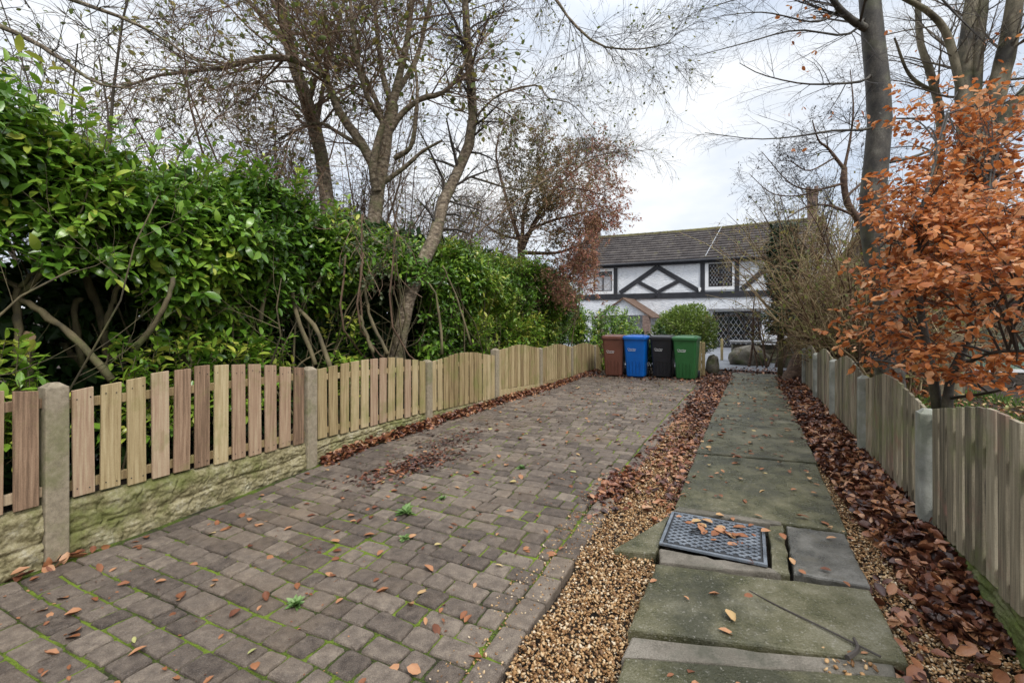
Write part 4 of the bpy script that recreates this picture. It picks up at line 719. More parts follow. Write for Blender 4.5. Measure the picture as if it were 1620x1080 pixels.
# small thorny tree with dark tiny leaves
tree('hawthorn', 'small dark twiggy tree with tiny dead leaves between the grey beech and the cottage roof', 'tree',
     [(PX([(1385, 660, 9.6), (1378, 480, 9.6), (1362, 360, 9.6), (1342, 325, 9.6), (1335, 290, 9.6), (1336, 265, 9.6)]), .09, .05), (PX([(1350, 340, 9.6), (1310, 325, 9.5), (1275, 328, 9.4), (1245, 345, 9.3)]), .03, .008), (PX([(1336, 268, 9.6), (1310, 235, 9.5), (1295, 222, 9.4), (1285, 190, 9.3)]), .035, .008), (PX([(1336, 265, 9.6), (1345, 220, 9.6), (1350, 170, 9.6), (1345, 110, 9.6)]), .03, .008),
      (PX([(1335, 290, 9.6), (1290, 300, 9.5), (1250, 290, 9.4), (1205, 240, 9.3)]), .025, .006), (PX([(1300, 300, 9.5), (1260, 310, 9.4), (1220, 305, 9.3), (1185, 275, 9.2)]), .018, .005), (PX([(1320, 250, 9.5), (1280, 270, 9.4), (1250, 255, 9.3), (1230, 255, 9.3)]), .018, .005), (PX([(1340, 310, 9.6), (1370, 280, 9.8), (1390, 230, 9.9)]), .025, .008)],
     'bark_red', 'twig_dark', [dict(n=12, tr=(.15, 1), L=(.4, 1.0), ang=(30, 75), K=6, rr=.45, wig=.2), dict(n=9, tr=(.2, 1), L=(.2, .55), ang=(30, 75), K=5, rr=.5, wig=.2, rmin=.003), dict(n=2, tr=(.2, 1), L=(.1, .25), ang=(30, 75), K=3, rr=.6, rmin=.0025)],
     dict(mat='twig_dark', n=2, frac=.55, size=(.025, .05)), src=[1, 2, 3, 4, 5, 6, 7])
# thicket of tan canes beyond the path fence
LC = [dict(n=9, tr=(.15, 1), L=(.4, 1.3), ang=(20, 75), K=6, rr=.6, up=-.05, wig=.2, rmin=.005), dict(n=5, tr=(.2, 1), L=(.15, .6), ang=(25, 80), K=4, rr=.6, rmin=.0035)]
for (x, Yq, h, ns, lab) in [(1300, 11.0, 5.0, 56, 'tan cane thicket directly behind the leaning trunk'), (1335, 9.4, 4.2, 46, 'tan cane thicket left of the grey beech trunk behind the path fence'), (1280, 13.0, 5.6, 56, 'tan cane thicket rising beside the ivy covered trunk'), (1365, 9.0, 2.9, 36, 'reddish cane thicket at the foot of the grey beech'), (1345, 12.0, 5.4, 52, 'tall tan cane thicket farther back, below the thorny tree'), (1420, 9.2, 3.2, 34, 'brown cane thicket behind the orange beech leaves'), (1400, 13.5, 4.6, 40, 'brown thicket far behind the grey beech trunk')]:
    bush('cane_thicket', lab, 'shrub', 0, 0, h, ns, .42, LC, 'cane', dict(mat='olive_leaf', n=1, frac=.3, size=(.04, .09), tm=OVAL, tint=(.2, 1)), 'cane thickets behind the path fence', r=.024, curve=.03, org=((x - CX) / F * Yq, Yq, 0), wig=.22)
for (x, Yq, h, ns, lab) in [(1480, 13.0, 3.5, 12, 'brown twiggy bush between the forked tree and the stone house'), (1570, 12, 3.2, 12, 'brown twiggy bush in front of the stone house roof'), (1620, 14, 3.8, 12, 'yellowing bush at the picture edge above the stone house'), (1530, 15.5, 4.6, 12, 'tall brown bush behind the stone house ridge')]:
    bush('autumn_bush', lab, 'shrub', 0, 0, h, ns, .6, LV, 'twig_warm', dict(mat='berry_leaf', n=2, frac=.4, size=(.05, .09), tm=OVAL, tint=(0, .5)), 'autumn bushes by the stone house', org=((x - CX) / F * Yq, Yq, 0), r=.025)
# ivy-covered trunk
iv = thing('ivy_trunk', 'narrow dark ivy covered trunk beside the cottage gable timber', 'ivy', (px(1234, 0, 12.6)[0], 12.6, 0)); o = np.array(iv.location); m = MB().tube(crom([o, o + [0.05, 0, 1.5], o + [.1, 0, 3.4], o + [.15, 0, 4.1]], 10), np.linspace(.07, .04, 10), 8); m.build('trunk', mt['bark_olive'], iv, True, o)
n = 9000; hh = 1.1 + 2.95 * rng.random(n) ** .9; wd = .33 + .2 * (fbm(np.stack([hh * 2.5, hh * 0, hh * 0], -1), 8) - .5) * 2 - .22 * sst(3.0, 4.1, hh) + .1 * sst(2, 3, hh); a = U(0, 6.28, n); rr_ = wd * np.sqrt(rng.random(n)) * 1.1
ps = o + np.stack([np.cos(a) * rr_ + .03 * hh, np.sin(a) * rr_, hh], 1); ax = np.stack([np.cos(a), np.sin(a), -.6 + .4 * rng.normal(size=n)], 1); MB().leaves(OVAL, ps, ax, unit(np.stack([np.cos(a), np.sin(a), np.full(n, .7)], 1) + .4 * rng.normal(size=(n, 3))), U(.05, .09, n), U(0, 1, n), 1.3).build('foliage', mt['ivy'], iv, True, o)
# leaning trunk at the end of the path fence
lt = thing('leaning_trunk', 'thick leaning mossy trunk beside the path at the far end of the fence', 'tree trunk', px(1258, 600, 11.3)); o = np.array(lt.location); o[2] = 0; lt.location = o
P, R = hand([(PX([(1252, 606, 11.2), (1262, 585, 11.2), (1275, 560, 11.2), (1292, 535, 11.1), (1310, 510, 11.0), (1322, 480, 11)]), .25, .13), (PX([(1272, 606, 11.1), (1272, 585, 11.1), (1283, 560, 11.1)]), .16, .1), (PX([(1246, 610, 11.1), (1254, 598, 11.1), (1262, 580, 11.2)]), .12, .12)]); m = MB(); limb_tubes(m, P, R, 14, .07); m.build('trunk', mt['bark_red'], lt, True, o)
# bare reddish shrub in front of the ledge
bush('red_stemmed_shrub', 'bare red stemmed shrub in front of the stone ledge and white wall', 'shrub', 0, 0, 2.3, 9, .5, [dict(n=5, tr=(.3, 1), L=(.4, 1.1), ang=(20, 55), K=5, rr=.5, up=.06), dict(n=4, tr=(.3, 1), L=(.2, .6), ang=(20, 55), K=4, rr=.5, rmin=.003)], 'bark_red', None, r=.04, curve=-.03, org=(px(1214, 0, 14.6)[0], 14.6, 0))
# soft green shrub behind the bins
gs_ = bush('green_shrub', 'rounded soft green shrub behind the black and green bins', 'shrub', 0, 0, 1.8, 34, .55, [dict(n=10, tr=(.2, 1), L=(.25, .6), ang=(25, 70), K=5, rr=.5, up=-.04), dict(n=6, tr=(.2, 1), L=(.15, .3), ang=(25, 60), K=4, rr=.5, up=-.05)], 'twig', None, org=(px(1083, 0, 14.2)[0], 14.2, .05), r=.02, curve=.05)
o = np.array(gs_.location); n = 15000; q = unit(rng.normal(size=(n, 3))); rr_ = rng.random(n) ** .3 * (.78 + .5 * (fbm(q * 2.2 + 3, 33, 3) - .3)); ps = q * rr_[:, None] * [1.05, .95, .92]; ok = ps[:, 2] > -.95; ps, q = ps[ok] + o + [0, 0, 1.08], q[ok]; n = len(ps)
MB().leaves(OVAL, ps, q + [0, 0, .5] + .6 * rng.normal(size=(n, 3)), unit(q + [0, 0, .9] + .5 * rng.normal(size=(n, 3))), U(.05, .1, n), np.clip(.5 + .25 * rng.normal(size=n), 0, 1), .6, U(-.4, .3, n)).build('foliage', mt['shrub'], gs_, True, o)
bush('gold_shrub', 'small yellowing shrub by the brick pier behind the blue bin', 'shrub', 0, 0, .75, 10, .3, [dict(n=6, tr=(.3, 1), L=(.25, .5), ang=(25, 60), K=5, rr=.5), dict(n=4, tr=(.2, 1), L=(.12, .3), ang=(25, 60), K=4, rr=.5)], 'twig_warm', dict(mat='olive_leaf', n=4, frac=1, size=(.04, .07), tint=(.5, 1)), org=(px(1022, 0, 15.2)[0], 15.2, .0), r=.015)

# ================================================================ bins
def bin_(u, v, col, label, yaw):
    t = thing('wheelie_bin', label, 'wheelie bin', uvw(u, v, gz(u) + .002), ROT - math.pi / 2 + yaw, 'council wheelie bins'); body = plain('bin_plastic', col, .38, .45); W0, D0, W1, D1, Z1 = .43, .50, .53, .66, .94
    def ring(w, d, z, c=.05, y0=0.):
        out = []
        for sx, sy, a0 in ((1, -1, -90), (1, 1, 0), (-1, 1, 90), (-1, -1, 180)):
            for k in range(4):
                a = math.radians(a0 + k * 30); out.append((sx * (w / 2 - c) + c * math.cos(a), y0 + sy * (d / 2 - c) + c * math.sin(a), z))
        return np.array(out)
    def loft(rings, cap0=True, cap1=True):
        m = MB(); n = len(rings[0]); V = np.concatenate(rings); K = len(rings); k = np.arange(K - 1)[:, None]; j = np.arange(n)[None]; q = np.stack([k * n + j, k * n + (j + 1) % n, (k + 1) * n + (j + 1) % n, (k + 1) * n + j], -1).reshape(-1, 4); f = [q]
        caps = ([np.arange(n)[::-1]] if cap0 else []) + ([np.arange((K - 1) * n, K * n)] if cap1 else [])
        if caps: f.append(np.array(caps))
        return m.add(V, f)
    # the front face is at y = -D/2 and leans forward to the top; the back stays upright
    def yo(d): return -(d - D0) / 2 * .6
    rs = []
    for z in (.03, .06, .25, .5, .75, .9, .94): f = z / Z1; w, d = W0 + (W1 - W0) * f, D0 + (D1 - D0) * f; rs.append(ring(w - (.02 if z < .05 else 0), d - (.02 if z < .05 else 0), z, .045, yo(d)))
    rs += [ring(W1 + .035, D1 + .03, .945, .05, yo(D1)), ring(W1 + .04, D1 + .035, .985, .05, yo(D1)), ring(W1 + .01, D1 + .0, .99, .05, yo(D1))]
    loft(rs).build('body', body, t, False)
    m = MB()
    for x in (-.12, -.04, .04, .12):
        fy = lambda z: yo(D0 + (D1 - D0) * z / Z1) - (D0 + (D1 - D0) * z / Z1) / 2 - .004
        m.beam((x, fy(.1), .1), (x * 1.05, fy(.42), .42), .022, .012, .004, up=(1, 0, 0))
    m.build('front_rib', body, t)
    y1 = yo(D1); L = [ring(W1 + .055, D1 + .06, .965, .05, y1), ring(W1 + .06, D1 + .065, 1.012, .05, y1), ring(W1 + .03, D1 + .03, 1.035, .06, y1 + .005), ring(W1 - .1, D1 - .12, 1.058, .08, y1 + .02)]
    ld = loft(L, True, True).build('lid', body, t)
    m = MB()
    for sx in (-1, 1): m.box((sx * (W1 / 2 - .03), y1 - D1 / 2 + .07, 1.04), (.06, .09, .026), .008)
    m.box((0, y1 + .03, 1.062), (W1 * .55, D1 * .5, .012), .005); m.build('lid_grip', body, ld)
    m = MB(); yb = y1 + D1 / 2 + .05; m.tube([(-.24, yb, .98), (.24, yb, .98)], .016, 8)
    for sx in (-.2, 0, .2): m.box((sx, yb - .03, .97), (.03, .09, .05), .006)
    m.build('handle', body, t)
    yb = D0 / 2 + .0
    for sx in (-1, 1):
        w = MB(); a = np.linspace(0, 6.28, 25)[:-1]; w.tubes(np.array([[(sx * .2, yb, .1), (sx * .2, yb, .1), (sx * .21, yb, .1), (sx * .25, yb, .1), (sx * .26, yb, .1), (sx * .26, yb, .1)]]) + 1e-6 * np.arange(6)[None, :, None], np.array([[0, .085, .1, .1, .085, 0]]), 24); w.build('wheel', mt['black'], t)
    # council lettering on the front
    cu = bpy.data.curves.new('lettering', 'FONT'); cu.body = 'Chorley'; cu.size = .062; cu.align_x = 'CENTER'; cu.extrude = .0015; to = bpy.data.objects.new('lettering', cu); COL.objects.link(to); bpy.context.view_layer.update()
    me = bpy.data.meshes.new_from_object(to.evaluated_get(bpy.context.evaluated_depsgraph_get())); bpy.data.objects.remove(to); lo = bpy.data.objects.new('lettering', me); COL.objects.link(lo); me.materials.clear(); me.materials.append(mt['white']); lo.parent = t
    zc = .70 if col[0] < .1 else .63; fy = yo(D0 + (D1 - D0) * zc / Z1) - (D0 + (D1 - D0) * zc / Z1) / 2; tilt = math.atan2(.8 * (D1 - D0), Z1); lo.location = (-.07, fy - .006, zc); lo.rotation_euler = (math.pi / 2 + tilt, 0, 0)
    m = MB(); m.box((-.07, fy - .001, zc - .022), (.17, .006, .007)); m.build('printed_line', mt['white'], t)
bin_(12.22, -3.12, (.17, .066, .045), 'brown wheelie bin standing at the end of the picket fence', .12)
bin_(12.2, -2.55, (.0, .12, .50), 'bright blue wheelie bin between the brown and the black bin', .04)
bin_(12.45, -1.93, (.018, .019, .024), 'black wheelie bin between the blue and the green bin', -.02)
bin_(12.32, -1.36, (.03, .14, .04), 'green wheelie bin beside the upright timber boards', -.05)
for k, (x, Yq, h, w, lab) in enumerate([(1106, 12.1, .93, .10, 'upright weathered timber board close against the green bin'), (1113, 12.35, .9, .07, 'narrower upright timber board just behind the other by the green bin'), (1142, 17.2, .8, .09, 'short thin timber stake standing in the pale yard')]):
    t = thing('timber_board' if k < 2 else 'timber_stake', lab, 'post', (px(x, 0, Yq)[0], Yq, 0), ROT); m = MB().box((0, 0, h / 2), (.16 if k < 2 else .08, w, h), .008); m.build('board', mt['wood_tan'], t)
    m = MB(); [m.tube([(-.083 if k < 2 else -.043, 0, q), (-.078 if k < 2 else -.038, 0, q)], .006, 6) for q in (h * .25, h * .8)]; m.build('nail', mt['iron_dark'], t)
def rock(name, label, c, s, mat='boulder', seed=1, cat='boulder', amp=.35):
    bm = bmesh.new(); bmesh.ops.create_icosphere(bm, subdivisions=4, radius=1); v = np.array([q.co[:] for q in bm.verts]); f = np.array([[q.index for q in p.verts] for p in bm.faces]); bm.free()
    v = v * (1 + amp * (fbm(v * 1.3 + seed * 7, seed, 4) - .5) * 2)[:, None] * np.array(s); o = MB().add(v, f).build(name, mt[mat], None, True); o.location = c; tag(o, label, cat)
rock('boulder', 'upright rounded brown boulder between the green shrub and the yard', (px(1127, 0, 13.4)[0], 13.4, .15), (.17, .2, .34), seed=2)
rock('boulder', 'large rounded grey boulder under the flat ledge slab', (px(1185, 0, 15.6)[0], 15.6, .22), (.62, .5, .5), seed=3)
rock('boulder', 'mossy boulder at the foot of the ivy behind the leaning trunk', (px(1252, 0, 14.6)[0], 14.6, .3), (.32, .3, .62), seed=5)
lg = thing('stone_ledge', 'flat grey stone slab on a low dry stone wall at the end of the path', 'stone ledge', (px(1205, 0, 16.4)[0], 16.4, 0), -.35); 
m = MB()
for r in range(5):
    x = -.95
    while x < 1.5: w = U(.25, .5); m.box((x + w / 2, U(-.03, .03), .06 + r * .125), (w - .012, .5, .118), .02, t=U(0, 1)); x += w
m.build('wall', mt['boulder'], lg); m = MB(); m.box((-.25, -.05, .72), (1.5, .75, .075), .015); m.box((.95, -.03, .70), (.85, .7, .06), .015); m.build('slab', mt['slab'], lg)
ls = bush('laurel_shrub', 'bushy laurel at the end of the hedge above the brown bin', 'shrub', 0, 0, .6, 10, .6, [], 'bark_olive', None, org=(px(962, 0, 14.3)[0], 14.3, 0), r=.02); o = np.array(ls.location); n = 620; q = rng.normal(size=(n, 3)); q = unit(q) * rng.random((n, 1)) ** .4 * [.95, .8, .85]; fo2, tb2 = MB(), MB(); shoots(fo2, tb2, o + [0, 0, .95] + q * .95, unit(q) + [0, 0, .5] + .3 * rng.normal(size=(n, 3)), 8, U(.15, .3, n), np.full(n, .12), np.clip(.5 + .15 * rng.normal(size=n), 0, .9)); fo2.build('foliage', mt['laurel'], ls, True, o); tb2.build('shoots', mt['bark_olive'], ls, True, o)
# the low planting behind the bins
bush('dark_shrub', 'dark low shrub in the gap behind the bins', 'shrub', 13.3, -2.4, 1.1, 16, .9, [dict(n=6, tr=(.3, 1), L=(.25, .6), ang=(25, 60), K=5, rr=.5), dict(n=4, tr=(.2, 1), L=(.12, .3), ang=(25, 60), K=4, rr=.5)], 'twig', dict(mat='shaded_leaf', n=5, frac=1, size=(.07, .13), tm=OVAL), r=.015)

# ================================================================ cottage
K_ = -.55; E2 = np.array([1, K_]) / math.hypot(1, K_); P0 = np.array([9.36, 26.0]); CR = math.atan2(E2[1], E2[0])
def fac(x, y):
    a = (x - CX) / F; Yq = (P0[1] - K_ * P0[0]) / (1 - K_ * a); X = a * Yq; return (X - P0[0]) / E2[0], EYE + (HY - y) / F * Yq
def fz(zx, zy): return fac(900 + zx / 3.858, 340 + zy / 3.858)
ct = thing('cottage', 'white rendered cottage with black timber framing, leaded windows and grey tiled roof', 'cottage', (P0[0], P0[1], 0), CR)
SL, SR = fac(905, 450)[0], fac(1296, 450)[0]; ZE = 4.78; ZR = 6.9; DP = 6.0; RUN = 3.0
m = MB()
fr, fl = 0, 0
def wallgrid(m, s0, s1, z0, z1, y=0.):
    nx, nz = max(2, int((s1 - s0) * 8)), max(2, int((z1 - z0) * 8)); X, Z = np.meshgrid(np.linspace(s0, s1, nx), np.linspace(z0, z1, nz), indexing='ij'); yy = y + .03 * (fbm(np.stack([X * 3, Z * 4, X * 0], -1), 12, 3) - .5)
    m.add(np.stack([X, yy, Z], -1).reshape(-1, 3), gridf(nx, nz))
# openings: two upper windows and the garden doors
w1 = (fz(205, 0)[0] - .55, fz(265, 0)[0], fz(235, 465)[1], fz(235, 345)[1]); w2 = (fz(852, 0)[0], fz(997, 0)[0], fz(925, 437)[1], fz(925, 295)[1]); dr = (fz(880, 0)[0], fz(1172, 0)[0], .05, fz(1030, 590)[1])
xs = sorted([SL, SR, w1[0], w1[1], w2[0], w2[1], dr[0], dr[1]])
zs = sorted([-.1, ZE, w1[2], w1[3], w2[2], w2[3], dr[3]])
for i in range(len(xs) - 1):
    for j in range(len(zs) - 1):
        c = ((xs[i] + xs[i + 1]) / 2, (zs[j] + zs[j + 1]) / 2)
        if any(q[0] < c[0] < q[1] and q[2] < c[1] < q[3] for q in (w1, w2, dr)): continue
        if xs[i + 1] - xs[i] > .002 and zs[j + 1] - zs[j] > .002: wallgrid(m, xs[i], xs[i + 1], zs[j], zs[j + 1])
for s_ in (SL, SR): m.add(np.array([(s_, .02, -.1), (s_, DP, -.1), (s_, DP, ZE), (s_, DP / 2, ZR - .05), (s_, .02, ZE)]), np.array([[0, 1, 2, 3, 4]]))
m.add(np.array([(SL, DP, -.1), (SR, DP, -.1), (SR, DP, ZE), (SL, DP, ZE)]), np.array([[0, 1, 2, 3]])); wall = m.build('wall', mt['render'], ct)
m = MB(); m.box(((SL + SR) / 2, .9, 2.3), (SR - SL - .1, .06, 4.6)); m.build('room_shade_sheet', mt['black'], wall)  # flat black sheet standing in for the shade of the rooms
# roof in overlapping courses
m = MB(); ncs = 13; ov = .28
for side in (0, 1):
    for k in range(ncs):
        f0, f1 = k / ncs, (k + 1) / ncs; ya, yb = -ov + (RUN + ov) * f0, -ov + (RUN + ov) * f1 + .03; za = ZE - .1 + (ZR - ZE + .1) * f0 + .085; zb = ZE - .1 + (ZR - ZE + .1) * f1 + .012
        if side: ya, yb = DP - ya, DP - yb
        x = SL - .25; 
        while x < SR + .2:
            w = .33; sg = .012 * math.sin(x * .6) + .01 * rng.normal(); sag = -.07 * math.sin((x - SL) / (SR - SL) * math.pi)
            V = np.array([(x, ya, za + sag + sg * .4), (x + w - .004, ya, za + sag + sg * .4), (x + w - .004, yb, zb + sag), (x, yb, zb + sag), (x, ya, za - .06 + sag), (x + w - .004, ya, za - .06 + sag)])
            F_ = np.array([(0, 1, 2, 3), (4, 5, 1, 0)]); m.add(V, F_ if not side else F_[:, ::-1], U(0, 1)); x += w
rf = m.build('roof', mt['tile'], ct)
m = MB(); x = SL - .25
while x < SR + .2: sag = -.07 * math.sin((x - SL) / (SR - SL) * math.pi); m.tube([(x, RUN, ZR + .0 + sag), (x + .44, RUN, ZR + .01 + sag)], .12, 10); x += .45
m.build('ridge_tiles', mt['ridge'], rf)
m = MB(); m.add(np.array([(SL - .2, -.2, ZE - .1), (SR + .2, -.2, ZE - .1), (SR + .2, RUN, ZR - .1), (SL - .2, RUN, ZR - .1)]), np.array([[0, 1, 2, 3]])); m.build('roof_felt', mt['black'], rf)
for (x, ytop, nm, w) in ((940, 343, 'chimney', .9), (1283, 304, 'chimney', .45)):
    s_ = fac(x, 450)[0]; Yc = P0[1] + s_ * E2[1] + RUN * E2[0]; s_ = ((x - CX) / F * Yc - P0[0] - RUN * -E2[1]) / E2[0]; Yc = P0[1] + s_ * E2[1] + RUN * E2[0]; zt = EYE + (HY - ytop) / F * Yc; m = MB(); m.box((s_, RUN, (zt + ZR - .6) / 2), (w, .6, zt - ZR + .6)); m.box((s_, RUN, zt - .12), (w + .1, .7, .12)); m.box((s_, RUN, zt + .03), (w + .04, .64, .06))
    c_ = m.build(nm, mt['brick'], rf); m = MB()
    for q in (-.18, .18): m.tube([(s_ + q, RUN, zt), (s_ + q, RUN, zt + .3)], .1, 10)
    m.build('chimney_pot', mt['brick'], c_)
def timber(p, q, w=.2, d=.05, nm='timber', y=-.03, ext=0.):
    (xa, za), (xb, zb) = p, q; MB().beam((xa, y, za), (xb, y, zb), d, w, .008, up=(0, -1, 0) if abs(xa - xb) < 1e9 else None, ext=ext).build(nm, mt['black'], ct)
def tb_(p, q, w, nm='timber', d=.06, y=-.035, mat='black'):
    p = np.array([p[0], y, p[1]]); q = np.array([q[0], y, q[1]]); x = unit(q - p); yv = np.array([0, 1., 0]); zv = np.cross(x, yv); MB().box((p + q) / 2, (np.linalg.norm(q - p), d, w), .006, np.stack([x, yv, zv], 1)).build(nm, mt[mat], ct)
zmid = fz(700, 490)[1]
tb_((SL, zmid), (SR, zmid), .32, 'timber_rail'); tb_((SL - .1, ZE - .13), (SR + .1, ZE - .15), .26, 'fascia', .07, -.12)
m = MB().tube([(SL - .2, -.3, ZE - .12), (SR + .2, -.3, ZE - .12)], .06, 8); m.build('gutter', mt['black'], ct)
zb_, zt_ = zmid + .162, ZE - .285
for xz in (286, 816, 1026): s_ = fz(xz, 400)[0]; tb_((s_, zb_), (s_, zt_), .22, 'timber_post')
ap = fz(540, 315); lo_ = fz(312, 470); ro_ = fz(793, 462); bm_ = fz(541, 460)
y2 = -.033
tb_((lo_[0], zb_ + .06), (ap[0], zt_ - .06), .25, 'timber_brace', .05, y2); tb_((ap[0], zt_ - .06), (ro_[0], zb_ + .06), .25, 'timber_brace', .046, y2)
h_ = zt_ - zb_; fl_ = fz(425, 410); fr_ = fz(672, 402)
tb_((fl_[0], fl_[1]), (bm_[0], zb_ + .05), .2, 'timber_brace', .042, y2); tb_((bm_[0], zb_ + .05), (fr_[0], fr_[1]), .2, 'timber_brace', .038, y2)
s_ = fz(1040, 450)[0]; tb_((s_ + .1, zb_ + .06), (fz(1225, 325)[0], zt_ - .25), .25, 'timber_brace', .05, y2)
def window(q, nm, surround=True, lights=2, step=.16, rows=None, curtain=False):
    a, b, z0, z1 = q; f = MB(); w = .055
    f.box(((a + b) / 2, .05, z1 - w / 2), (b - a, .07, w)); f.box(((a + b) / 2, .05, z0 + w / 2), (b - a, .07, w))
    for k in range(lights + 1): x = a + w / 2 + (b - a - w) * k / lights; f.box((x, .05, (z0 + z1) / 2), (w, .066, z1 - z0 - 2 * w - .002))
    if rows: f.box(((a + b) / 2 + (b - a) / 4, .05, rows), ((b - a) / 2 - .06, .06, w))
    fr_o = f.build(nm, mt['black'], ct)
    MB().box(((a + b) / 2, .075, (z0 + z1) / 2), (b - a - .02, .008, z1 - z0 - .02)).build('pane', mt['glass'], fr_o)
    if curtain:
        c = MB(); X = np.linspace(a + .06, b - .06, 60); c.add(np.stack([np.repeat(X, 2), .066 + .004 * np.sin(np.repeat(X, 2) * 60), np.tile([z0 + .05, z1 - .3], 60)], -1), gridf(60, 2)); c.build('curtain', mt['curtain'], fr_o)
    L = MB(); wx, wz = step, step * 1.55
    for sg in (-1, 1):
        for c in np.arange(a - (z1 - z0) * wx / wz * 2, b + (z1 - z0) * wx / wz * 2, wx):
            # line x = c + sg*(z-z0)*wx/wz
            zz = np.linspace(z0 + .03, z1 - .03, 200); xx = c + sg * (zz - z0) * wx / wz; ok = (xx > a + .03) & (xx < b - .03)
            if ok.sum() > 4: i = np.where(ok)[0]; L.beam((xx[i[0]], .066, zz[i[0]]), (xx[i[-1]], .066, zz[i[-1]]), .014, .006 + .0006 * sg, up=(0, 1, 0))
    L.build('leading', mt['lead'], fr_o)
    if surround:
        s = MB(); k = .17
        s.box(((a + b) / 2, -.02, z1 + k / 2), (b - a + 2 * k, .05, k)); s.box(((a + b) / 2, -.022, z0 - k / 2), (b - a + 2 * k, .055, k))
        for x in (a - k / 2, b + k / 2): s.box((x, -.02, (z0 + z1) / 2), (k - .002, .048, z1 - z0 - .004))
        s.build('surround', mt['white'], fr_o)
window(w1, 'window', curtain=True); window(w2, 'window'); window(dr, 'garden_door', False, 3, .24, rows=fz(1110, 633)[1])
tb_((dr[0] - .2, dr[3] + .1), (dr[1] + .15, dr[3] + .1), .12, 'door_canopy', .22, -.11, 'slab')
m = MB(); s_, z_ = fz(800, 452); m.box((s_, -.1, z_), (.13, .1, .16), .02); m.box((s_, -.13, z_ - .12), (.08, .08, .07), .02); m.build('wall_lamp', mt['white'], ct)
m = MB(); s_, z_ = fz(535, 490); m.box((s_, -.1, z_), (.09, .09, .14), .02); m.build('wall_lamp', mt['black'], ct)
m = MB(); a, b = fz(835, 268), fz(925, 100); m.tube([(a[0], -.15, ZE + .1), (b[0] - .15, 2.6, ZR - .1 + .1)], .02, 6); m.build('roof_cable', mt['lead'], ct)
# porch
pc = fac(998, 470); m = MB(); y0, y1 = -2.6, .0
Yp = 22.5; ps_ = pc[0] + .25; zt = 2.72; 
for sg in (-1, 1): m.beam((ps_ + sg * .75, y0, zt - .62), (ps_ + sg * .75, y1, zt - .62), 1.9, .07, R if False else 0, up=np.array([sg * .55, 0, .83]))
po = m.build('porch_roof', mt['tile_brown'], ct)
m = MB().add(np.array([(ps_ - 1.3, y0 + .15, zt - 1.0), (ps_ + 1.3, y0 + .15, zt - 1.0), (ps_, y0 + .15, zt - .08)]), np.array([[0, 1, 2]])); m.build('gable', mt['render'], po)
for sg in (-1, 1): MB().box((ps_ + sg * 1.2, y0 + .2, .8), (.35, .35, 1.8), .01).build('brick_pier', mt['brick'], po)

# stone house on the right
sh = thing('stone_house', 'low brown stone house with slate roof and sage green door behind the orange beech', 'house', (12.7, 13.4, 0), -.12)
m = MB(); Wd = 12.0; m.box((Wd / 2 - 1, 2.5, 1.35), (Wd, 5, 2.9)); m.build('wall', mt['stone'], sh)
m = MB()
for k in range(10):
    f0, f1 = k / 10, (k + 1) / 10; m.add(np.array([(-1.3, -.3 + 2.8 * f0, 2.75 + 1.7 * f0 + .03), (Wd - .7, -.3 + 2.8 * f0, 2.75 + 1.7 * f0 + .03), (Wd - .7, -.3 + 2.8 * f1, 2.75 + 1.7 * f1), (-1.3, -.3 + 2.8 * f1, 2.75 + 1.7 * f1)]), np.array([[0, 1, 2, 3]]))
m.add(np.array([(-1.3, 5.3, 2.75), (Wd - .7, 5.3, 2.75), (Wd - .7, 2.5, 4.45), (-1.3, 2.5, 4.45)]), np.array([[0, 3, 2, 1]])); m.add(np.array([(-.99, 0, 2.7), (-.99, 5, 2.7), (-.99, 2.5, 4.4)]), np.array([[0, 1, 2]])); m.build('roof', mt['slate'], sh)
xa = -.12; m = MB()
for k in range(18): m.box((xa + .13 + k * .15, -.05, .98), (.144, .04, 1.74), .004)
d_ = m.build('door', mt['sage'], sh); m = MB(); m.box((xa, -.06, 1.0), (.1, .1, 1.96), .008); m.box((xa + 1.4, -.06, .07), (2.7, .11, .09), .008); m.box((xa + 1.4, -.06, 1.93), (2.7, .11, .1), .008); m.build('frame', mt['white'], d_)
# lawn beside the stone house
lg_ = MB(); n = 14000; X = U(3.6, 9.5, n); Yq = U(4.2, 12.5, n); u, v = to_uv(X, Yq); ok = (v > 1.5) & (v < 7) & (vnoise(np.stack([X * 1.2, Yq * 1.2, X * 0], -1), 5) > .3); X, Yq, u = X[ok], Yq[ok], u[ok]; n = len(X)
lg_.leaves(TINY, np.stack([X, Yq, gz(u) - .07], 1), np.array([0, 0, 1.]) + .45 * rng.normal(size=(n, 3)), rng.normal(size=(n, 3)), U(.08, .16, n), U(0, 1, n), .18)
structure(lg_.build('grass', mt['grass']), 'stuff')
lm = MB(); n = 4500; X = U(2.4, 9, n); Yq = U(2.2, 12, n); u, v = to_uv(X, Yq); ok = (v > 1.2) & (v < 6); litter(lm, np.stack([u[ok], v[ok]], 1), -.05, .05, (.05, .09), .5, tint=(.1, 1)); structure(lm.build('fallen_leaves', mt['litter_dry'], smooth=True), 'stuff')['label'] = 'leaves on the garden ground behind the path fence'
lm = MB(); p = np.stack([U(9, 16, 2600), rng.normal(.4, .9, 2600)], 1); p = p[(p[:, 1] > .62) | (p[:, 0] > 13.6)]; litter(lm, p, -.05, .02, (.05, .09), .5, tint=(0, .9)); p = np.stack([U(11.5, 13.6, 1300), U(-1.15, -.35, 1300)], 1); litter(lm, p, -.04, .02, (.05, .09), .5, tint=(0, .9))
p = np.stack([U(11.6, 12.8, 260), U(-3.7, -1.2, 260)], 1); litter(lm, p, .0, .03, (.05, .09), .5, tint=(0, .9)); structure(lm.build('fallen_leaves', mt['litter'], smooth=True), 'stuff')['label'] = 'leaves round the bins and the end of the path'

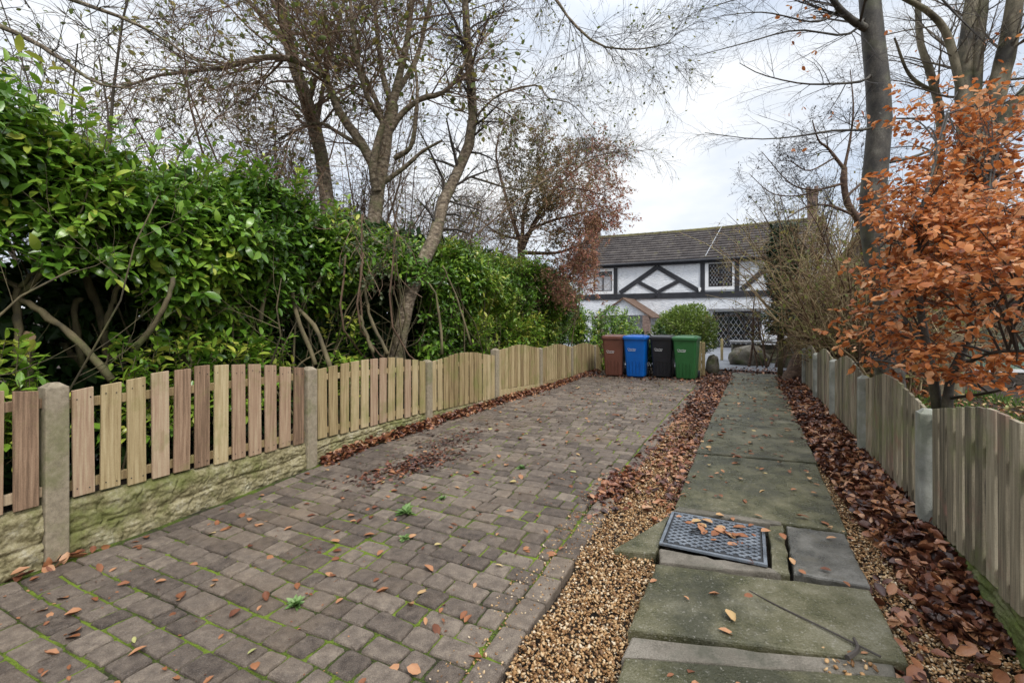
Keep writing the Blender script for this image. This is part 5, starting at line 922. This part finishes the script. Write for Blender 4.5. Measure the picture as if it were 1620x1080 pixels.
# ================================================================ light, sky, camera
SUN_EL, SUN_AZ = math.radians(48), math.radians(150)      # azimuth clockwise from +Y
sd = Vector((math.sin(SUN_AZ) * math.cos(SUN_EL), math.cos(SUN_AZ) * math.cos(SUN_EL), math.sin(SUN_EL)))
sl = bpy.data.lights.new('sun', 'SUN'); sl.energy = 1.5; sl.angle = math.radians(12); sl.color = (1, .965, .92); so = bpy.data.objects.new('sun', sl); COL.objects.link(so); so.rotation_euler = sd.to_track_quat('Z', 'Y').to_euler()
wd = bpy.data.worlds.new('World'); SC.world = wd; wd.use_nodes = True; nt = wd.node_tree; N = nt.nodes; ln = nt.links.new; bg = N['Background']; bg.inputs[1].default_value = .1
sky = N.new('ShaderNodeTexSky'); sky.sky_type = 'NISHITA'; sky.sun_disc = False; sky.sun_elevation = SUN_EL; sky.sun_rotation = SUN_AZ; sky.altitude = 50; sky.dust_density = 2
tc = N.new('ShaderNodeTexCoord'); mp = N.new('ShaderNodeMapping'); mp.inputs['Scale'].default_value = (1.6, 1.6, 4.2); ln(tc.outputs['Generated'], mp.inputs[0]); nz = N.new('ShaderNodeTexNoise'); nz.inputs['Scale'].default_value = 1.5; nz.inputs['Detail'].default_value = 7; nz.inputs['Roughness'].default_value = .52; ln(mp.outputs[0], nz.inputs['Vector'])
cr = N.new('ShaderNodeValToRGB'); cr.color_ramp.elements[0].position = .36; cr.color_ramp.elements[0].color = (5.5, 6.1, 7.0, 1); cr.color_ramp.elements[1].position = .62; cr.color_ramp.elements[1].color = (7.5, 7.6, 7.7, 1); ln(nz.outputs[0], cr.inputs[0])
fc = N.new('ShaderNodeValToRGB'); fc.color_ramp.elements[0].position = .25; fc.color_ramp.elements[0].color = (.72, .72, .72, 1); fc.color_ramp.elements[1].position = .55; fc.color_ramp.elements[1].color = (.96, .96, .96, 1); ln(nz.outputs[0], fc.inputs[0])
mx = N.new('ShaderNodeMix'); mx.data_type = 'RGBA'; ln(fc.outputs[0], mx.inputs[0]); ln(sky.outputs[0], mx.inputs[6]); ln(cr.outputs[0], mx.inputs[7]); sx = N.new('ShaderNodeSeparateXYZ'); ln(tc.outputs['Generated'], sx.inputs[0]); mr = N.new('ShaderNodeMapRange'); mr.interpolation_type = 'SMOOTHSTEP'; mr.inputs['From Min'].default_value = .45; mr.inputs['From Max'].default_value = 1; mr.inputs['To Min'].default_value = 1; mr.inputs['To Max'].default_value = 2.3; ln(sx.outputs['Z'], mr.inputs['Value'])
vm = N.new('ShaderNodeVectorMath'); vm.operation = 'SCALE'; ln(mx.outputs[2], vm.inputs[0]); ln(mr.outputs[0], vm.inputs['Scale']); ln(vm.outputs[0], bg.inputs[0])
cam = bpy.data.cameras.new('camera'); co = bpy.data.objects.new('camera', cam); COL.objects.link(co); co.location = (0, 0, EYE); co.rotation_euler = (math.pi / 2, 0, 0)
cam.sensor_width = 36; cam.lens = F / 1620 * 36; cam.shift_y = -(540 - HY) / 1620; cam.clip_start = .05; cam.clip_end = 4000; SC.camera = co
SC.view_settings.view_transform = 'Standard'; SC.view_settings.look = 'None'; SC.view_settings.gamma = 1; SC.view_settings.exposure = 0.55
SC.cycles.max_bounces = 8; SC.cycles.diffuse_bounces = 4; SC.cycles.transparent_max_bounces = 8
